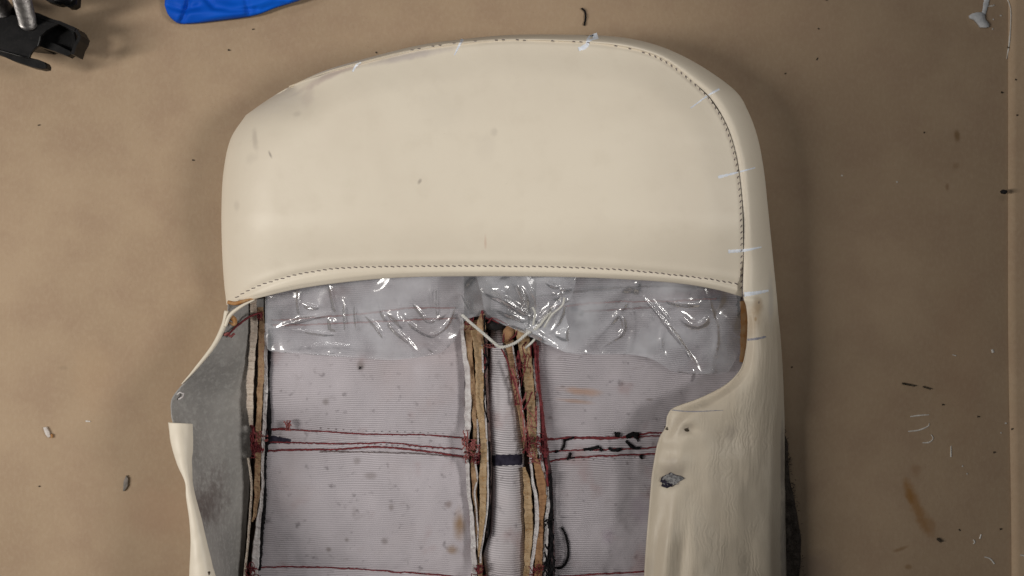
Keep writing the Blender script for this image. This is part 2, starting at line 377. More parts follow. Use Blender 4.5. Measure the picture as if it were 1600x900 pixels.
LEFT = [(354, 476), (350, 440), (347, 390), (346, 330), (349, 270), (360, 218), (384, 180)]          # bottom -> top
TOP = [(384, 180), (418, 156), (456, 134), (505, 117), (555, 102), (650, 79), (718, 69), (800, 63), (900, 66), (965, 72), (1012, 83), (1044, 98), (1080, 126), (1108, 152)]
RIGHT = [(1159, 463), (1161, 400), (1160, 330), (1155, 275), (1146, 228), (1131, 188), (1108, 152)]   # bottom -> top
HEM = [(354, 476), (400, 466), (470, 450), (560, 438), (640, 432.5), (740, 431), (850, 431.5), (950, 434.5), (1050, 441), (1115, 451), (1159, 463)]
STITCH = [(368, 466), (392, 452), (430, 438), (480, 426), (540, 418.5), (640, 416), (760, 415.5), (900, 418), (1000, 424), (1100, 435), (1156, 444)]
NU, NV = 260, 150
T_, B_ = curve(TOP, NU), curve(HEM, NU); L_, R_ = curve(LEFT[::-1], NV), curve(RIGHT[::-1], NV)
u = np.linspace(0, 1, NU)[:, None, None]; v = np.linspace(0, 1, NV)[None, :, None]
C = (1 - v) * T_[:, None] + v * B_[:, None] + (1 - u) * L_[None] + u * R_[None] - ((1 - u) * (1 - v) * T_[0] + u * (1 - v) * T_[-1] + (1 - u) * v * B_[0] + u * v * B_[-1])
PX, PY = C[..., 0], C[..., 1]
dL = dist_poly(PX, PY, curve(LEFT + TOP[1:3], 60)); dT = dist_poly(PX, PY, curve(TOP[2:], 60)); dR = dist_poly(PX, PY, curve(RIGHT, 60))
dH = dist_poly(PX, PY, curve(HEM, 60)); dS = dist_poly(PX, PY, curve(STITCH, 60))
def head_z(px, py):
    return .098 - .012 * ((px - 800) / 420) ** 2 - .020 * sstep(330, 470, py) - .006 * sstep(200, 60, py)
Z = head_z(PX, PY)
Z -= .040 * (1 - np.sqrt(np.clip(1 - (1 - np.clip(dL / 84, 0, 1)) ** 2, 0, 1)))            # rolls over on the left
Z -= .0038 * (1 - sstep(0, 60, np.minimum(dT, dR))) + .0014 * (1 - sstep(0, 6, np.minimum(dT, dR)))
Z -= .0011 * np.exp(-(dS / 4.0) ** 2) - .0005 * np.exp(-((dS - 9) / 6.0) ** 2)              # stitched valley of the hem
Z -= .0028 * (1 - sstep(0, 7, dH))
Z += .0010 * fbm(PX / 190, PY / 150, 21, 2) + .0002 * fbm(PX / 45, PY / 40, 25, 2) * sstep(0, 60, dL)
# faint pull wrinkles fanning from the right-hand seam
for (ax, ay, bx, by, a) in [(1120, 215, 960, 200, .0008), (1130, 240, 980, 250, .0006), (1100, 180, 930, 150, .0007), (1090, 165, 990, 180, .0006), (420, 300, 470, 440, .0008), (390, 330, 420, 450, .0008), (700, 130, 740, 230, .0007), (560, 120, 600, 300, .0006)]:
    d = dist_poly(PX, PY, [(ax, ay), (bx, by)]); Z += a * .22 * np.exp(-(d / 12) ** 2)
V3 = PA(PX, PY, Z)
# hem turns under and runs back into the pocket
rows = []
zb = Z[:, -1]; bx, by = PX[:, -1], PY[:, -1]
for dy, dz in ((.7, -.0012), (.4, -.0028), (-2, -.0042), (-8, -.0046), (-16, -.0046), (-30, -.005), (-60, -.005)):
    rows.append(PA(bx, by + dy, zb + dz)[:, None])
V3 = np.concatenate([V3] + rows, 1)
back_panel = grid('back_panel', V3, M['leather'], cover)
# wall below the rolled left side
Lw = curve(LEFT + TOP[1:4], 90); zl = np.interp(np.linspace(0, 1, 90), [0, .12, .5, .8, 1], [.030, .042, .052, .060, .068])
b0 = V3[0, :NV]                               # left edge of panel
edge = np.concatenate([V3[0, NV - 1::-1][:NV], V3[1:34, 0]], 0)
Ww = []
for k, f in enumerate(np.linspace(0, 1, 8)):
    e = edge.copy(); c0 = np.array([P(775, 300, 0)[0], P(775, 300, 0)[1]])
    inw = .010 * f ** 1.5
    d = c0 - e[:, :2]; d /= np.linalg.norm(d, axis=1)[:, None]
    e[:, :2] += d * inw; e[:, 2] = edge[:, 2] * (1 - f) + .001 * f
    Ww.append(e[:, None])
grid('side_wall', np.concatenate(Ww, 1), M['leather'], cover, kind=None)

# side band + folded right-hand flap, one long strip of leather
INN = [(452, 137), (505, 117), (555, 102.5), (650, 79.5), (718, 69.5), (800, 63.5), (900, 66.5), (965, 72.5), (1012, 83.5), (1044, 98.5), (1080, 126.5), (1109, 152), (1132, 188), (1147, 228), (1156, 275), (1161, 330), (1162, 400), (1161, 458),
       (1166, 480), (1168, 505), (1166, 545), (1157, 578), (1132, 603), (1092, 623), (1054, 637), (1043, 650), (1040, 668), (1029, 688), (1020, 735), (1014, 800), (1009, 860), (1006, 920), (1004, 1000)]
OUT = [(452, 135), (503, 112), (554, 96), (648, 72), (716, 62), (800, 54.5), (905, 54.5), (968, 58), (1018, 68), (1062, 85), (1108, 111), (1150, 143), (1168, 172), (1183, 212), (1193, 262), (1200, 325), (1207, 395), (1213, 455),
       (1216, 490), (1219, 520), (1222, 560), (1224, 600), (1225, 630), (1226, 660), (1226, 690), (1226, 715), (1226, 735), (1226, 755), (1227, 775), (1227, 810), (1228, 860), (1229, 920), (1230, 1000)]
ZI = [.083] * 12 + [.084, .084, .084, .083, .079, .074] + [.068, .066, .064, .063, .062, .062, .061, .061, .061, .060, .060, .060, .060, .060, .060]
ZO = [.078, .076, .075, .074, .072, .070, .070, .068, .066, .064, .060, .058, .056, .056, .055, .054, .053, .052] + [.049, .047] + [.045] * 13
# refine z of the inner edge to the panel edge
fr = [i / (len(INN) - 1) for i in range(len(INN))]
NA = 640; tt = np.linspace(0, 1, NA)
def interp_cr(vals):
    p = np.array(vals, float); p = p if p.ndim > 1 else p[:, None]
    q = np.vstack([2 * p[0] - p[1], p, 2 * p[-1] - p[-2]]); x = tt * (len(p) - 1); i = np.minimum(x.astype(int), len(p) - 2); t = (x - i)[:, None]
    a, b, c, d = q[i], q[i + 1], q[i + 2], q[i + 3]
    return .5 * (2 * b + (c - a) * t + (2 * a - 5 * b + 4 * c - d) * t ** 2 + (3 * b - a - 3 * c + d) * t ** 3)
Ic, Oc, zi, zo = interp_cr(INN), interp_cr(OUT), interp_cr(ZI)[:, 0], interp_cr(ZO)[:, 0]
# seam height equals the panel's own edge where they are sewn together
pe = np.concatenate([np.stack([PX[:, 0], PY[:, 0], Z[:, 0]], -1), np.stack([PX[-1, :], PY[-1, :], Z[-1, :]], -1)])
for i in range(NA):
    if Ic[i, 1] < 455 or Ic[i, 0] < 1100 and Ic[i, 1] < 300:
        j = np.argmin(np.hypot(pe[:, 0] - Ic[i, 0], pe[:, 1] - Ic[i, 1])); w = float(1 - sstep(425, 455, Ic[i, 1]))
        zi[i] = zi[i] * (1 - w) + (pe[j, 2] - .0004) * w
        zo[i] = min(zo[i], zi[i] - .004)
for q_ in (zi, zo): q_[:] = np.convolve(np.pad(q_, 12, mode='edge'), np.ones(25) / 25, 'valid')
zi -= .005 * (1 - sstep(0, 30, np.arange(NA))); zo -= .005 * (1 - sstep(0, 30, np.arange(NA)))
flapw = sstep(17.2, 22, tt * (len(INN) - 1))                       # 0 on the head band, 1 on the folded flap
NW = 64; ww = np.linspace(0, 1, NW)
rowsP = []
bandbulge = .0035
BX = np.zeros((NA, NW)); BY = BX.copy(); BZ = BX.copy()
for j, w in enumerate(ww):
    BX[:, j] = Ic[:, 0] * (1 - w) + Oc[:, 0] * w; BY[:, j] = Ic[:, 1] * (1 - w) + Oc[:, 1] * w
    prof_head = zi + (zo - zi) * w ** 2.6 + bandbulge * math.sin(math.pi * min(w * 3.0, 1) * .5) * (1 - w)
    hump = np.sin(np.pi * np.clip(w * .98 + .10, 0, 1)) ** .8
    prof_flap = zi * (1 - w) + zo * w + .015 * hump * sstep(0, .2, w) - .012 * sstep(.88, 1, w)
    BZ[:, j] = prof_head * (1 - flapw) + prof_flap * flapw
fl2 = flapw[:, None] * np.ones((1, NW)); wg = ww[None, :] * np.ones((NA, 1))
BZ += fl2 * (.0022 * fbm(BX / 60, BY / 110, 41, 3)) * sstep(0, .15, wg)
BZ += (1 - fl2) * .0007 * fbm(BX / 40, BY / 50, 47, 2) * np.sin(np.pi * wg)
# hand-placed forms on the flap: dented hole area, ridges at the notch
def bump_at(cx, cy, rx, ry, h, ang=0):
    c, s = math.cos(ang), math.sin(ang); dx, dy = BX - cx, BY - cy
    a = (dx * c + dy * s) / rx; b = (-dx * s + dy * c) / ry
    return h * np.exp(-(a * a + b * b))
BZ += fl2 * (bump_at(1062, 668, 18, 7, .004, -.9) - bump_at(1076, 670, 14, 8, .004, .3) + bump_at(1050, 690, 20, 12, .002) - bump_at(1050, 750, 20, 12, .0035)
             + bump_at(1050, 722, 26, 12, .0025) + bump_at(1040, 870, 9, 60, .004, .12) - bump_at(1065, 880, 10, 50, .004, .12) + bump_at(1030, 840, 30, 20, .001) - bump_at(1150, 690, 30, 20, .003))
# the hard crease where the head band meets the flap
BZ -= .002 * np.exp(-((BY - 462) / 5) ** 2) * (BX > 1150)
Vb = PA(BX, BY, BZ)
wall = []
for f in np.linspace(.12, 1, 9):
    e = Vb[:, -1].copy(); z0 = e[:, 2].copy(); e[:, 2] = z0 * (1 - f) + .001 * f
    d = np.array([P(775, 420, 0)[0], P(775, 420, 0)[1]]) - e[:, :2]; d /= np.linalg.norm(d, axis=1)[:, None]
    e[:, :2] += d * (.004 * math.sin(f * math.pi) * -.5 + .008 * f ** 2); wall.append(e[:, None])
Vb = np.concatenate([Vb] + wall, 1)
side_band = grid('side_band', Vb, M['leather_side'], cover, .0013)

# grubby dark strip of the lower side, lying against the table
ry = np.linspace(650, 990, 120); cols = []
for k, f in enumerate(np.linspace(0, 1, 14)):
    xr = 1204 + (1234 + 5 * noise2(ry / 30, ry * 0, 51) + 16 * sstep(700, 900, ry) - 20 * (1 - sstep(630, 730, ry)) - 1204) * f
    z = .020 * (1 - f) ** 1.3 + .003 + .0012 * noise2(ry / 9, ry * 0 + k, 52)
    cols.append(PA(xr, ry, z)[:, None])
grid('side_skirt', np.concatenate(cols, 1), M['grub'], cover, .001)['label'] = 'dirty dark grey fabric along the lower right side'
a = Acc(); rr = np.random.RandomState(77)
for i in range(700):
    y = rr.uniform(655, 930); x = rr.uniform(1216, 1232 + 16 * float(sstep(700, 900, y)) + 10 * rr.rand() - 16 * (1 - float(sstep(650, 740, y)))); z = .004 + .010 * (1 - (x - 1210) / 50) + .002 * rr.rand(); th = rr.uniform(-.9, .9) + (0 if rr.rand() < .6 else 1.5); L = rr.uniform(2, 6)
    p0 = P(x, y, z); a.tube([p0, P(x + L * .5 * math.cos(th), y + L * .5 * math.sin(th), z + .001), P(x + L * math.cos(th), y + L * math.sin(th) + rr.randn(), z * .6)], [.0003, .00025, .0001], 3)
a.build('fuzz', M['grub'], cover, kind='stuff')

# left flap: grey suede wrong side rising to the outer edge
FE = [(356, 474), (354, 492), (345, 520), (331, 548), (303, 582), (281, 605), (268, 624), (267, 645), (270, 661), (284, 700), (294, 752), (300, 790), (316, 840), (332, 900), (352, 1000)]
FI = [(412, 466), (411, 500), (409, 530), (407, 560), (404, 590), (400, 620), (397, 650), (395, 680), (393, 710), (391, 740), (389, 770), (386, 800), (383, 840), (378, 900), (370, 1000)]
ZE = [.052, .056, .060, .064, .069, .073, .076, .079, .082, .087, .092, .096, .099, .101, .102]
nf = 220; tt_old = tt; tt = np.linspace(0, 1, nf)
fe, fi, ze = interp_cr(FE), interp_cr(FI), interp_cr(ZE)[:, 0]
G = []
for k, w in enumerate(np.linspace(0, 1, 50)):
    x = fi[:, 0] * (1 - w) + fe[:, 0] * w; y = fi[:, 1] * (1 - w) + fe[:, 1] * w
    z = .014 + (ze - .014) * (w ** 1.25) + .0014 * fbm(x / 26, y / 60, 61, 3) * math.sin(math.pi * w)
    G.append(PA(x, y, z)[:, None])
left_flap = grid('side_flap', np.concatenate(G, 1), M['suede'], cover, .001); left_flap['label'] = 'open left flap showing its grey suede wrong side'
# outer skin of that flap down to the table
G = []
for f in np.linspace(0, 1, 10):
    e = PA(fe[:, 0], fe[:, 1], ze - .001); z0 = e[:, 2].copy(); e[:, 2] = z0 * (1 - f) + .001 * f; e[:, 0] -= np.clip((ze - .042) * .52, 0, .03) * f
    G.append(e[:, None])
grid('flap_skin', np.concatenate(G, 1), M['leather'], cover)
# pale cut rim along the top of the flap edge
a = Acc(); rim = curve([(355, 486, .061), (350, 508, .063), (334, 540, .067), (304, 578, .072), (284, 600, .0745)], 60)
wr = np.interp(np.linspace(0, 1, 60), [0, .3, .75, 1], [.0026, .0022, .0014, .0004])
a.tube([P(x, y, z - .001) for x, y, z in rim], wr, 8); a.build('rim', M['leather'], cover)
# cream leather lip folded inward over the flap edge
LO = [(266, 660), (270, 690), (279, 722), (292, 752), (294, 775), (299, 812), (301, 850), (299, 900), (296, 1000)]
LI = [(300, 663), (301, 692), (299, 722), (297, 750), (302, 775), (313, 812), (323, 850), (337, 900), (362, 1000)]
tt = np.linspace(0, 1, 140); lo, li = interp_cr(LO), interp_cr(LI); G = []
for w in np.linspace(0, 1, 22):
    x = lo[:, 0] * (1 - w) + li[:, 0] * w; y = lo[:, 1] * (1 - w) + li[:, 1] * w
    wid = np.hypot(li[:, 0] - lo[:, 0], li[:, 1] - lo[:, 1])
    z = .0055 + np.interp(y, [660, 700, 752, 790, 840, 900, 1000], [.082, .087, .092, .096, .099, .101, .102]) + .00012 * wid * math.sin(math.pi * min(1, w * 1.0 + .05)) - .003 * w * w + .0006 * fbm(x / 14, y / 30, 66, 2)
    G.append(PA(x, y, z)[:, None])
lip = grid('folded_lip', np.concatenate(G, 1), M['leather'], cover, .0022, flip=True)
for cx, cy, r in ((279, 682, 3.6), (325, 897, 4)):
    a = Acc(); a.prism([(cx + r * .7 * math.cos(k * .785), cy + r * math.sin(k * .785 - .3)) for k in range(8)], .088 if cy < 800 else .107, .0915 if cy < 800 else .1105); a.build('staple_hole', M['dust'], cover)

# ---- inner face: quilted scrim panels
SEAMY = [(478, .5), (492, .7), (672, 1), (690, .8), (705, 1), (890, 1)]
def panel(name, xl, xr, y0, y1, mat, seams, nx=150, ny=200, zb=.020, puff=.008):
    Y = np.linspace(y0, y1, ny)[None, :]; U = np.linspace(0, 1, nx)[:, None]
    X = xl(Y) * (1 - U) + xr(Y) * U; Yg = Y + 0 * U
    dmin = np.full(X.shape, 1e9)
    for f in seams: dmin = np.minimum(dmin, np.abs(Yg - f(X)))
    e = np.minimum(X - xl(Y), xr(Y) - X)
    z = zb + puff * (1 - np.exp(-dmin / 34)) * (1 - np.exp(-np.clip(e, 0, None) / 22)) + .0007 * noise2(X / 10, Yg / 60, 78) * np.exp(-dmin / 12) + .0007 * noise2(X / 60, Yg / 9, 79) * np.exp(-np.clip(e, 0, None) / 12) + .0012 * fbm(X / 50, Yg / 50, 71, 3)
    z += .0001 * noise2(X / 9, Yg / 9, 75)
    return grid(name, PA(X, Yg, z), mat, cover, flip=True)
lin = lambda pts: (lambda x: np.interp(x, [p[0] for p in pts], [p[1] for p in pts]))
sL = [lin([(400, 668), (460, 671), (560, 678), (640, 680), (730, 684)]), lin([(400, 690), (500, 690), (600, 691), (650, 695), (730, 703)]), lin([(400, 705), (560, 705), (640, 709), (730, 713)]), lin([(400, 886), (500, 886), (640, 893), (730, 900)]),
      lin([(400, 490), (570, 484), (700, 472), (730, 472)]), lin([(400, 505), (570, 499), (700, 492), (730, 492)])]
sR = [lin([(850, 686), (960, 680), (1040, 674)]), lin([(850, 704), (1020, 698)]), lin([(850, 721), (900, 714), (1040, 707)]), lin([(850, 462), (1000, 452), (1170, 447)]), lin([(850, 478), (1000, 468), (1170, 462)]), lin([(850, 900), (1040, 890)])]
linY = lambda pts: (lambda y: np.interp(y, [p[0] for p in pts], [p[1] for p in pts]))
panel('scrim_panel', linY([(360, 412), (470, 418), (600, 416), (700, 412), (900, 404), (1000, 400)]), linY([(360, 724), (560, 726), (700, 726), (780, 735), (900, 742), (1000, 746)]), 360, 1000, M['scrim_left'], sL)
panel('scrim_panel', linY([(360, 838), (560, 838), (700, 852), (900, 862), (1000, 864)]), linY([(360, 1160), (460, 1176), (560, 1182), (1000, 1184)]), 360, 1000, M['scrim_right'], sR, 200)
# base sheet closing the gaps
panel('lining', linY([(360, 375), (470, 408), (560, 404), (700, 393), (900, 380), (1000, 374)]), linY([(360, 1160), (460, 1176), (560, 1184), (1000, 1186)]), 362, 1010, plain('dark_lining', (.10, .06, .05), (.17, .11, .09), 60), [lambda x: 0 * x - 999], 60, 60, .007, .002)
# channel tube in the middle
NXm = 30; ym = np.linspace(440, 1000, 200)
xl = np.interp(ym, [440, 520, 640, 700, 760, 830, 870, 900, 1000], [768, 766, 763, 767, 769, 766, 754, 760, 764]); xr = np.interp(ym, [440, 530, 580, 640, 700, 760, 900, 1000], [790, 792, 801, 812, 819, 819, 823, 824])
G = []
for k in range(NXm):
    w = k / (NXm - 1); x = xl * (1 - w) + xr * w
    z = .017 + .013 * math.sin(math.pi * w) ** .38 + .0008 * fbm(x / 20, ym / 60, 81, 2); G.append(PA(x, ym, z)[:, None])
channel = grid('channel_tube', np.concatenate(G, 1), M['scrim_mid'], cover)

# ---- ray casting from above to drape marks and threads on what has been built
deps = None
class Surf:
    def __init__(s, objs):
        V = []; Fc = []
        for o in objs:
            off = len(V); loc = Vector(ROOT) if o.parent else o.location
            V += [tuple(v.co + loc) for v in o.data.vertices]; Fc += [tuple(i + off for i in p.vertices) for p in o.data.polygons]
        s.t = BVHTree.FromPolygons(V, Fc)
    def z(s, px, py, default=.02):
        a = Vector((0, 0, H)); b = Vector(P(px, py, 0)); h = s.t.ray_cast(a, (b - a).normalized())
        return h[0].z if h[0] else default
    def p(s, px, py, lift=0.):
        return P(px, py, s.z(px, py) + lift)
kids = [o for o in bpy.data.objects if o.parent == cover]
OUTER = Surf([back_panel, side_band]); INNER = Surf([o for o in kids if o.name.split('.')[0] in ('scrim_panel', 'channel_tube', 'lining')])
FLAPS = Surf([left_flap]); ALLS = Surf(kids)

def drape(acc, surf, pts, w, lift=.0003, n=24, rag=.25, seed=0):
    """thin ragged ribbon lying on a surface"""
    c = curve(pts, n); r = np.random.RandomState(seed)
    d = np.gradient(c[:, :2], axis=0); d /= np.linalg.norm(d, axis=1)[:, None] + 1e-9
    V = []
    for i in range(n):
        wi = 1.5 * (w if not hasattr(w, '__len__') else np.interp(i / (n - 1), np.linspace(0, 1, len(w)), w)) * .5 * (1 - rag * r.rand())
        x, y = c[i, :2]; nx, ny = -d[i, 1], d[i, 0]
        z = surf.z(x, y) + lift
        for s_, dz in ((-1, -.0004), (-.6, 0), (.6, 0), (1, -.0004)): V.append(P(x + nx * wi * s_, y + ny * wi * s_, surf.z(x + nx * wi * s_, y + ny * wi * s_, z - lift) + lift + dz))
    acc.add(V, [(i * 4 + k, i * 4 + k + 1, i * 4 + k + 5, i * 4 + k + 4) for i in range(n - 1) for k in range(3)])

# chalk registration marks
for i, (pts, w, mat) in enumerate([([(564, 97), (556, 103), (551, 112)], [2.5, 3, 2], 'chalk'), ([(723, 61), (718, 70), (710, 86)], [3.5, 2.5, 1.5], 'chalk'),
        ([(934, 56), (922, 60), (917, 68)], [8, 7, 3], 'chalk'), ([(920, 68), (912, 74), (904, 77)], [4, 6, 5], 'chalk'), ([(1124, 139), (1105, 150), (1079, 169)], [3.2, 2, 1.6], 'chalk'),
        ([(1180, 262), (1150, 270), (1122, 277)], [1.8, 2.2, 4], 'chalk'), ([(1190, 386), (1165, 391), (1138, 393)], [1.6, 4, 4.5], 'chalk'), ([(1201, 454), (1180, 458), (1163, 460)], [3, 4.5, 6], 'chalk'),
        ([(1197, 526), (1184, 529), (1167, 531)], [2.5, 3, 2.5], 'chalk_grey'), ([(1044, 640), (1080, 643), (1130, 641)], [1.2, 1.6, .8], 'chalk_grey')]):
    a = Acc(); drape(a, OUTER, pts, w, .0004, 40, .4, i); a.build('chalk_mark' if mat == 'chalk' else 'pen_mark', M[mat], cover)

def stitch_row(name, pts, step, ln, surf, r, mat, lift=.0002, slant=0, wob=.4, keep=1.):
    L = sum(math.hypot(b[0] - a_[0], b[1] - a_[1]) for a_, b in zip(pts[:-1], pts[1:])); n = int(L / step)
    c = curve(pts, n * 4 + 1); a = Acc()
    for i in range(n):
        if random.random() > keep: continue
        p0, p1 = c[i * 4], c[i * 4 + 3]; dx, dy = p1[0] - p0[0], p1[1] - p0[1]; q = math.hypot(dx, dy) + 1e-6
        f = ln / q; mx, my = (p0[0] + p1[0]) / 2, (p0[1] + p1[1]) / 2; off = random.uniform(-wob, wob)
        P3 = []
        for k in range(5):
            s_ = (k / 4 - .5) * f; x = mx + dx * s_ - dy / q * (off + slant * (k / 4 - .5)); y = my + dy * s_ + dx / q * (off + slant * (k / 4 - .5))
            P3.append(surf.p(x, y, lift - (.0006 if k in (0, 4) else 0)))
        a.tube(P3, r, 5)
    o = a.build(name, mat, cover, kind='stuff'); return o
stitch_row('hem_stitching', STITCH, 9.6, 6.0, OUTER, .00045, M['seam_thread'], .0002, 1.8)
SEAMR = [(640, 78.5), (718, 66.5), (800, 62), (900, 65.5), (965, 71.5), (1012, 83.5), (1044, 99), (1080, 127.5), (1107, 153), (1129, 188), (1143.5, 228), (1153, 275), (1157.5, 330), (1158.5, 400), (1158, 455)]
stitch_row('side_stitching', SEAMR[5:], 9.4, 3.6, OUTER, .00042, M['seam_thread'], .0003, 2.6)
stitch_row('top_stitching', SEAMR[:6], 11, 4, OUTER, .00045, M['seam_thread'], .0003, .5, .6, .6)
# dark shadow-line thread pulled into the side seam
a = Acc(); a.tube([OUTER.p(x + 1.2, y, -.0005) for x, y in curve(SEAMR[5:], 160)], .00028, 5); a.build('seam_cord', M['seam_thread'], cover)

# torn hole and puckers in the flap
a = Acc(); c = (1050, 749); pts = [(1032, 752), (1036, 744), (1044, 741), (1048, 738), (1056, 742), (1070, 747), (1062, 752), (1056, 757), (1044, 760), (1037, 758)]
V = [OUTER.p(x, y, .0002) for x, y in pts] + [OUTER.p(c[0] + (x - c[0]) * .6, c[1] + (y - c[1]) * .6, .0012 + .0008 * math.sin(i_ * 2.3)) for i_, (x, y) in enumerate(pts)] + [OUTER.p(*c, .0006)]
n = len(pts); a.add(V, [(i, (i + 1) % n, n + (i + 1) % n, n + i) for i in range(n)] + [(n + i, n + (i + 1) % n, 2 * n) for i in range(n)])
a.build('torn_patch', plain('grey_exposed_backing', (.10, .10, .105), (.30, .295, .30), 330, .95, .05, 500, .9, .0015, (.03, .03, .032)), cover)
a = Acc(); rr = np.random.RandomState(4)
for i in range(n):
    x0, y0 = pts[i]; x1, y1 = pts[(i + 1) % n]; a.tube([OUTER.p(x0 + rr.randn() * .6, y0 + rr.randn() * .6, .0007), OUTER.p((x0 + x1) / 2, (y0 + y1) / 2 + rr.randn(), .0012), OUTER.p(x1, y1, .0007)], [.0001, .0006 * rr.rand() ** 2 + .0001, .0001], 5)
for q in (((1032, 751), (1040, 753), (1046, 757)), ((1034, 758), (1042, 761), (1050, 757)), ((1037, 750), (1041, 756), (1040, 760))): a.tube([OUTER.p(x, y, .0009) for x, y in q], .0011, 5)
a.build('tear_edge', M['ink'], cover)
for cx, cy, r, e in ((1041, 669, 4.2, 1), (1073, 672, 3.4, 1.8)):
    a = Acc(); V = [OUTER.p(cx + r * e * math.cos(k * .7) * .6 + r * .4 * math.sin(k * .7), cy + r * math.sin(k * .7) * .8, .0006) for k in range(9)]
    a.add(V + [OUTER.p(cx, cy, .0009)], [(k, (k + 1) % 9, 9) for k in range(9)]); a.build('puncture', M['dust'], cover)
# brown raw edge just inside the flap by the hem corner
a = Acc(); drape(a, INNER, [(1161, 470), (1165, 500), (1164, 540), (1158, 566)], [8, 11, 12, 4], .004, 30, .15, 3); a.build('raw_edge', M['raw'], cover)

# ---- seam allowances: upright strips of foam, tape and fabric running down the middle and the left side
def ribbon(name, pts, z0, z1, mat, jit=.6, seed=0, lean=0, label=None, n=70):
    n = 150; z1 = z1 * .62 + .0105; c = curve([(x + w / 2, y, w) for x, y, w in pts], n); r = np.random.RandomState(seed)
    V = []
    d = np.gradient(c[:, :2], axis=0); d /= np.linalg.norm(d, axis=1)[:, None]
    for i in range(n):
        x, y, w = c[i]; w = max(w, .8) * (1 + .12 * noise2(y / 7, 5, seed)) + .5 * (r.rand() - .5); x += noise2(y / 18, 0, seed) * jit; h = z1 + .0012 * noise2(y / 25, 3, seed); nx, ny = -d[i, 1], d[i, 0]
        if nx < 0: nx, ny = -nx, -ny
        h += .0003 * r.randn(); prof = [(-.5, z0), (-.5 + .05 * r.rand(), h - .0006), (-.40, h), (0, h - .0004 + .0003 * r.randn()), (.40, h), (.5 - .05 * r.rand(), h - .0006), (.5, z0)]
        for q, z in prof: V.append(P(x + nx * w * q, y + ny * w * q, z))
    a = Acc(); m = 7; a.add(V, [(i * m + k, i * m + k + 1, (i + 1) * m + k + 1, (i + 1) * m + k) for i in range(n - 1) for k in range(m - 1)] + [tuple(range(m)), tuple(range((n - 1) * m, n * m))[::-1]])
    o = a.build(name, mat, cover, smooth=False)
    if label: o['label'] = label
    return o
# middle, left group
ribbon('white_strip', [(716, 490, 6), (720, 520, 6), (723, 560, 8), (727, 600, 9), (726, 640, 11), (725, 672, 10), (724, 700, 9), (727, 730, 6), (731, 780, 6), (735, 830, 7), (736, 870, 9), (738, 960, 9)], .015, .033, M['white_edge'], 1, 1)
ribbon('foam_strip', [(721, 502, 12), (725, 520, 14), (730, 560, 9), (736, 610, 8), (738, 660, 8), (737, 690, 8), (734, 715, 9), (735, 740, 9), (740, 790, 7), (744, 850, 7), (745, 880, 8), (746, 960, 8)], .015, .031, M['foam_brown'], 1.2, 2)
ribbon('white_strip', [(744, 655, 3), (745, 690, 3), (741, 720, 3), (744, 745, 3), (740, 770, 3), (744, 800, 2.5), (746, 860, 2)], .02, .034, M['white_edge'], 1, 3)
ribbon('foam_strip', [(733, 500, 22), (736, 520, 24), (739, 545, 16), (742, 580, 14), (744, 620, 13), (747, 660, 12), (750, 700, 11), (749, 740, 12), (749, 780, 11), (748, 820, 9), (747, 850, 5), (747, 870, 2)], .015, .036, M['foam'], 1, 4)
ribbon('white_strip', [(752, 535, 2), (753, 570, 3), (755, 620, 3), (757, 650, 3), (760, 700, 2.5), (761, 760, 3), (759, 800, 3), (755, 830, 3), (750, 855, 4), (749, 880, 3)], .015, .037, M['white_edge'], .6, 5)
ribbon('fabric_strip', [(757, 520, 5), (759, 600, 4), (763, 680, 4), (764, 740, 4), (763, 800, 3), (760, 840, 2)], .012, .028, plain('shaded_brown_fabric', (.16, .10, .09), (.24, .17, .16), 200), .5, 6)
# middle, right group (upper)
ribbon('foam_strip', [(785, 512, 16), (788, 530, 14), (793, 560, 12), (800, 600, 11), (808, 640, 9), (815, 680, 7), (818, 700, 6)], .015, .033, M['foam_brown'], 1, 7)
ribbon('white_strip', [(800, 540, 2), (808, 590, 3), (815, 640, 2.5), (820, 680, 3)], .018, .036, M['white_edge'], .8, 8)
ribbon('foam_strip', [(806, 515, 22), (808, 535, 20), (815, 570, 17), (821, 610, 15), (823, 650, 15), (824, 690, 15), (826, 715, 14)], .015, .035, M['foam'], 1.2, 9)
ribbon('white_strip', [(832, 560, 3), (835, 600, 5), (838, 650, 6), (838, 680, 6), (838, 710, 7)], .016, .032, M['white_edge'], 1.2, 10)
ribbon('fabric_strip', [(832, 535, 7), (838, 600, 7), (845, 660, 7), (848, 700, 8)], .014, .028, plain('maroon_stained_fabric', (.20, .045, .045), (.26, .10, .09), 160), .6, 11)
# middle, right group (lower)
ribbon('foam_strip', [(816, 730, 5), (818, 760, 12), (820, 800, 13), (820, 850, 12), (819, 880, 10), (818, 960, 9)], .015, .032, M['foam'], 1, 12)
ribbon('white_strip', [(827, 705, 4), (829, 740, 4), (834, 775, 6), (836, 810, 7), (833, 845, 6), (829, 880, 5), (826, 960, 5)], .015, .035, M['white_edge'], 1, 13)
ribbon('foam_strip', [(832, 715, 6), (836, 740, 14), (841, 775, 13), (842, 810, 8), (838, 850, 11), (835, 885, 13), (833, 960, 13)], .015, .033, M['foam_orange'], 1, 14)
ribbon('white_strip', [(839, 705, 8), (845, 730, 5), (852, 755, 5), (853, 790, 6), (850, 830, 7), (848, 870, 8), (846, 960, 8)], .015, .031, M['white_edge'], 1.2, 15)
ribbon('fabric_strip', [(852, 710, 6), (858, 760, 6), (861, 830, 5), (862, 890, 6), (863, 960, 6)], .012, .026, plain('dark_stained_fabric', (.05, .035, .04), (.12, .08, .08), 160), .6, 16)
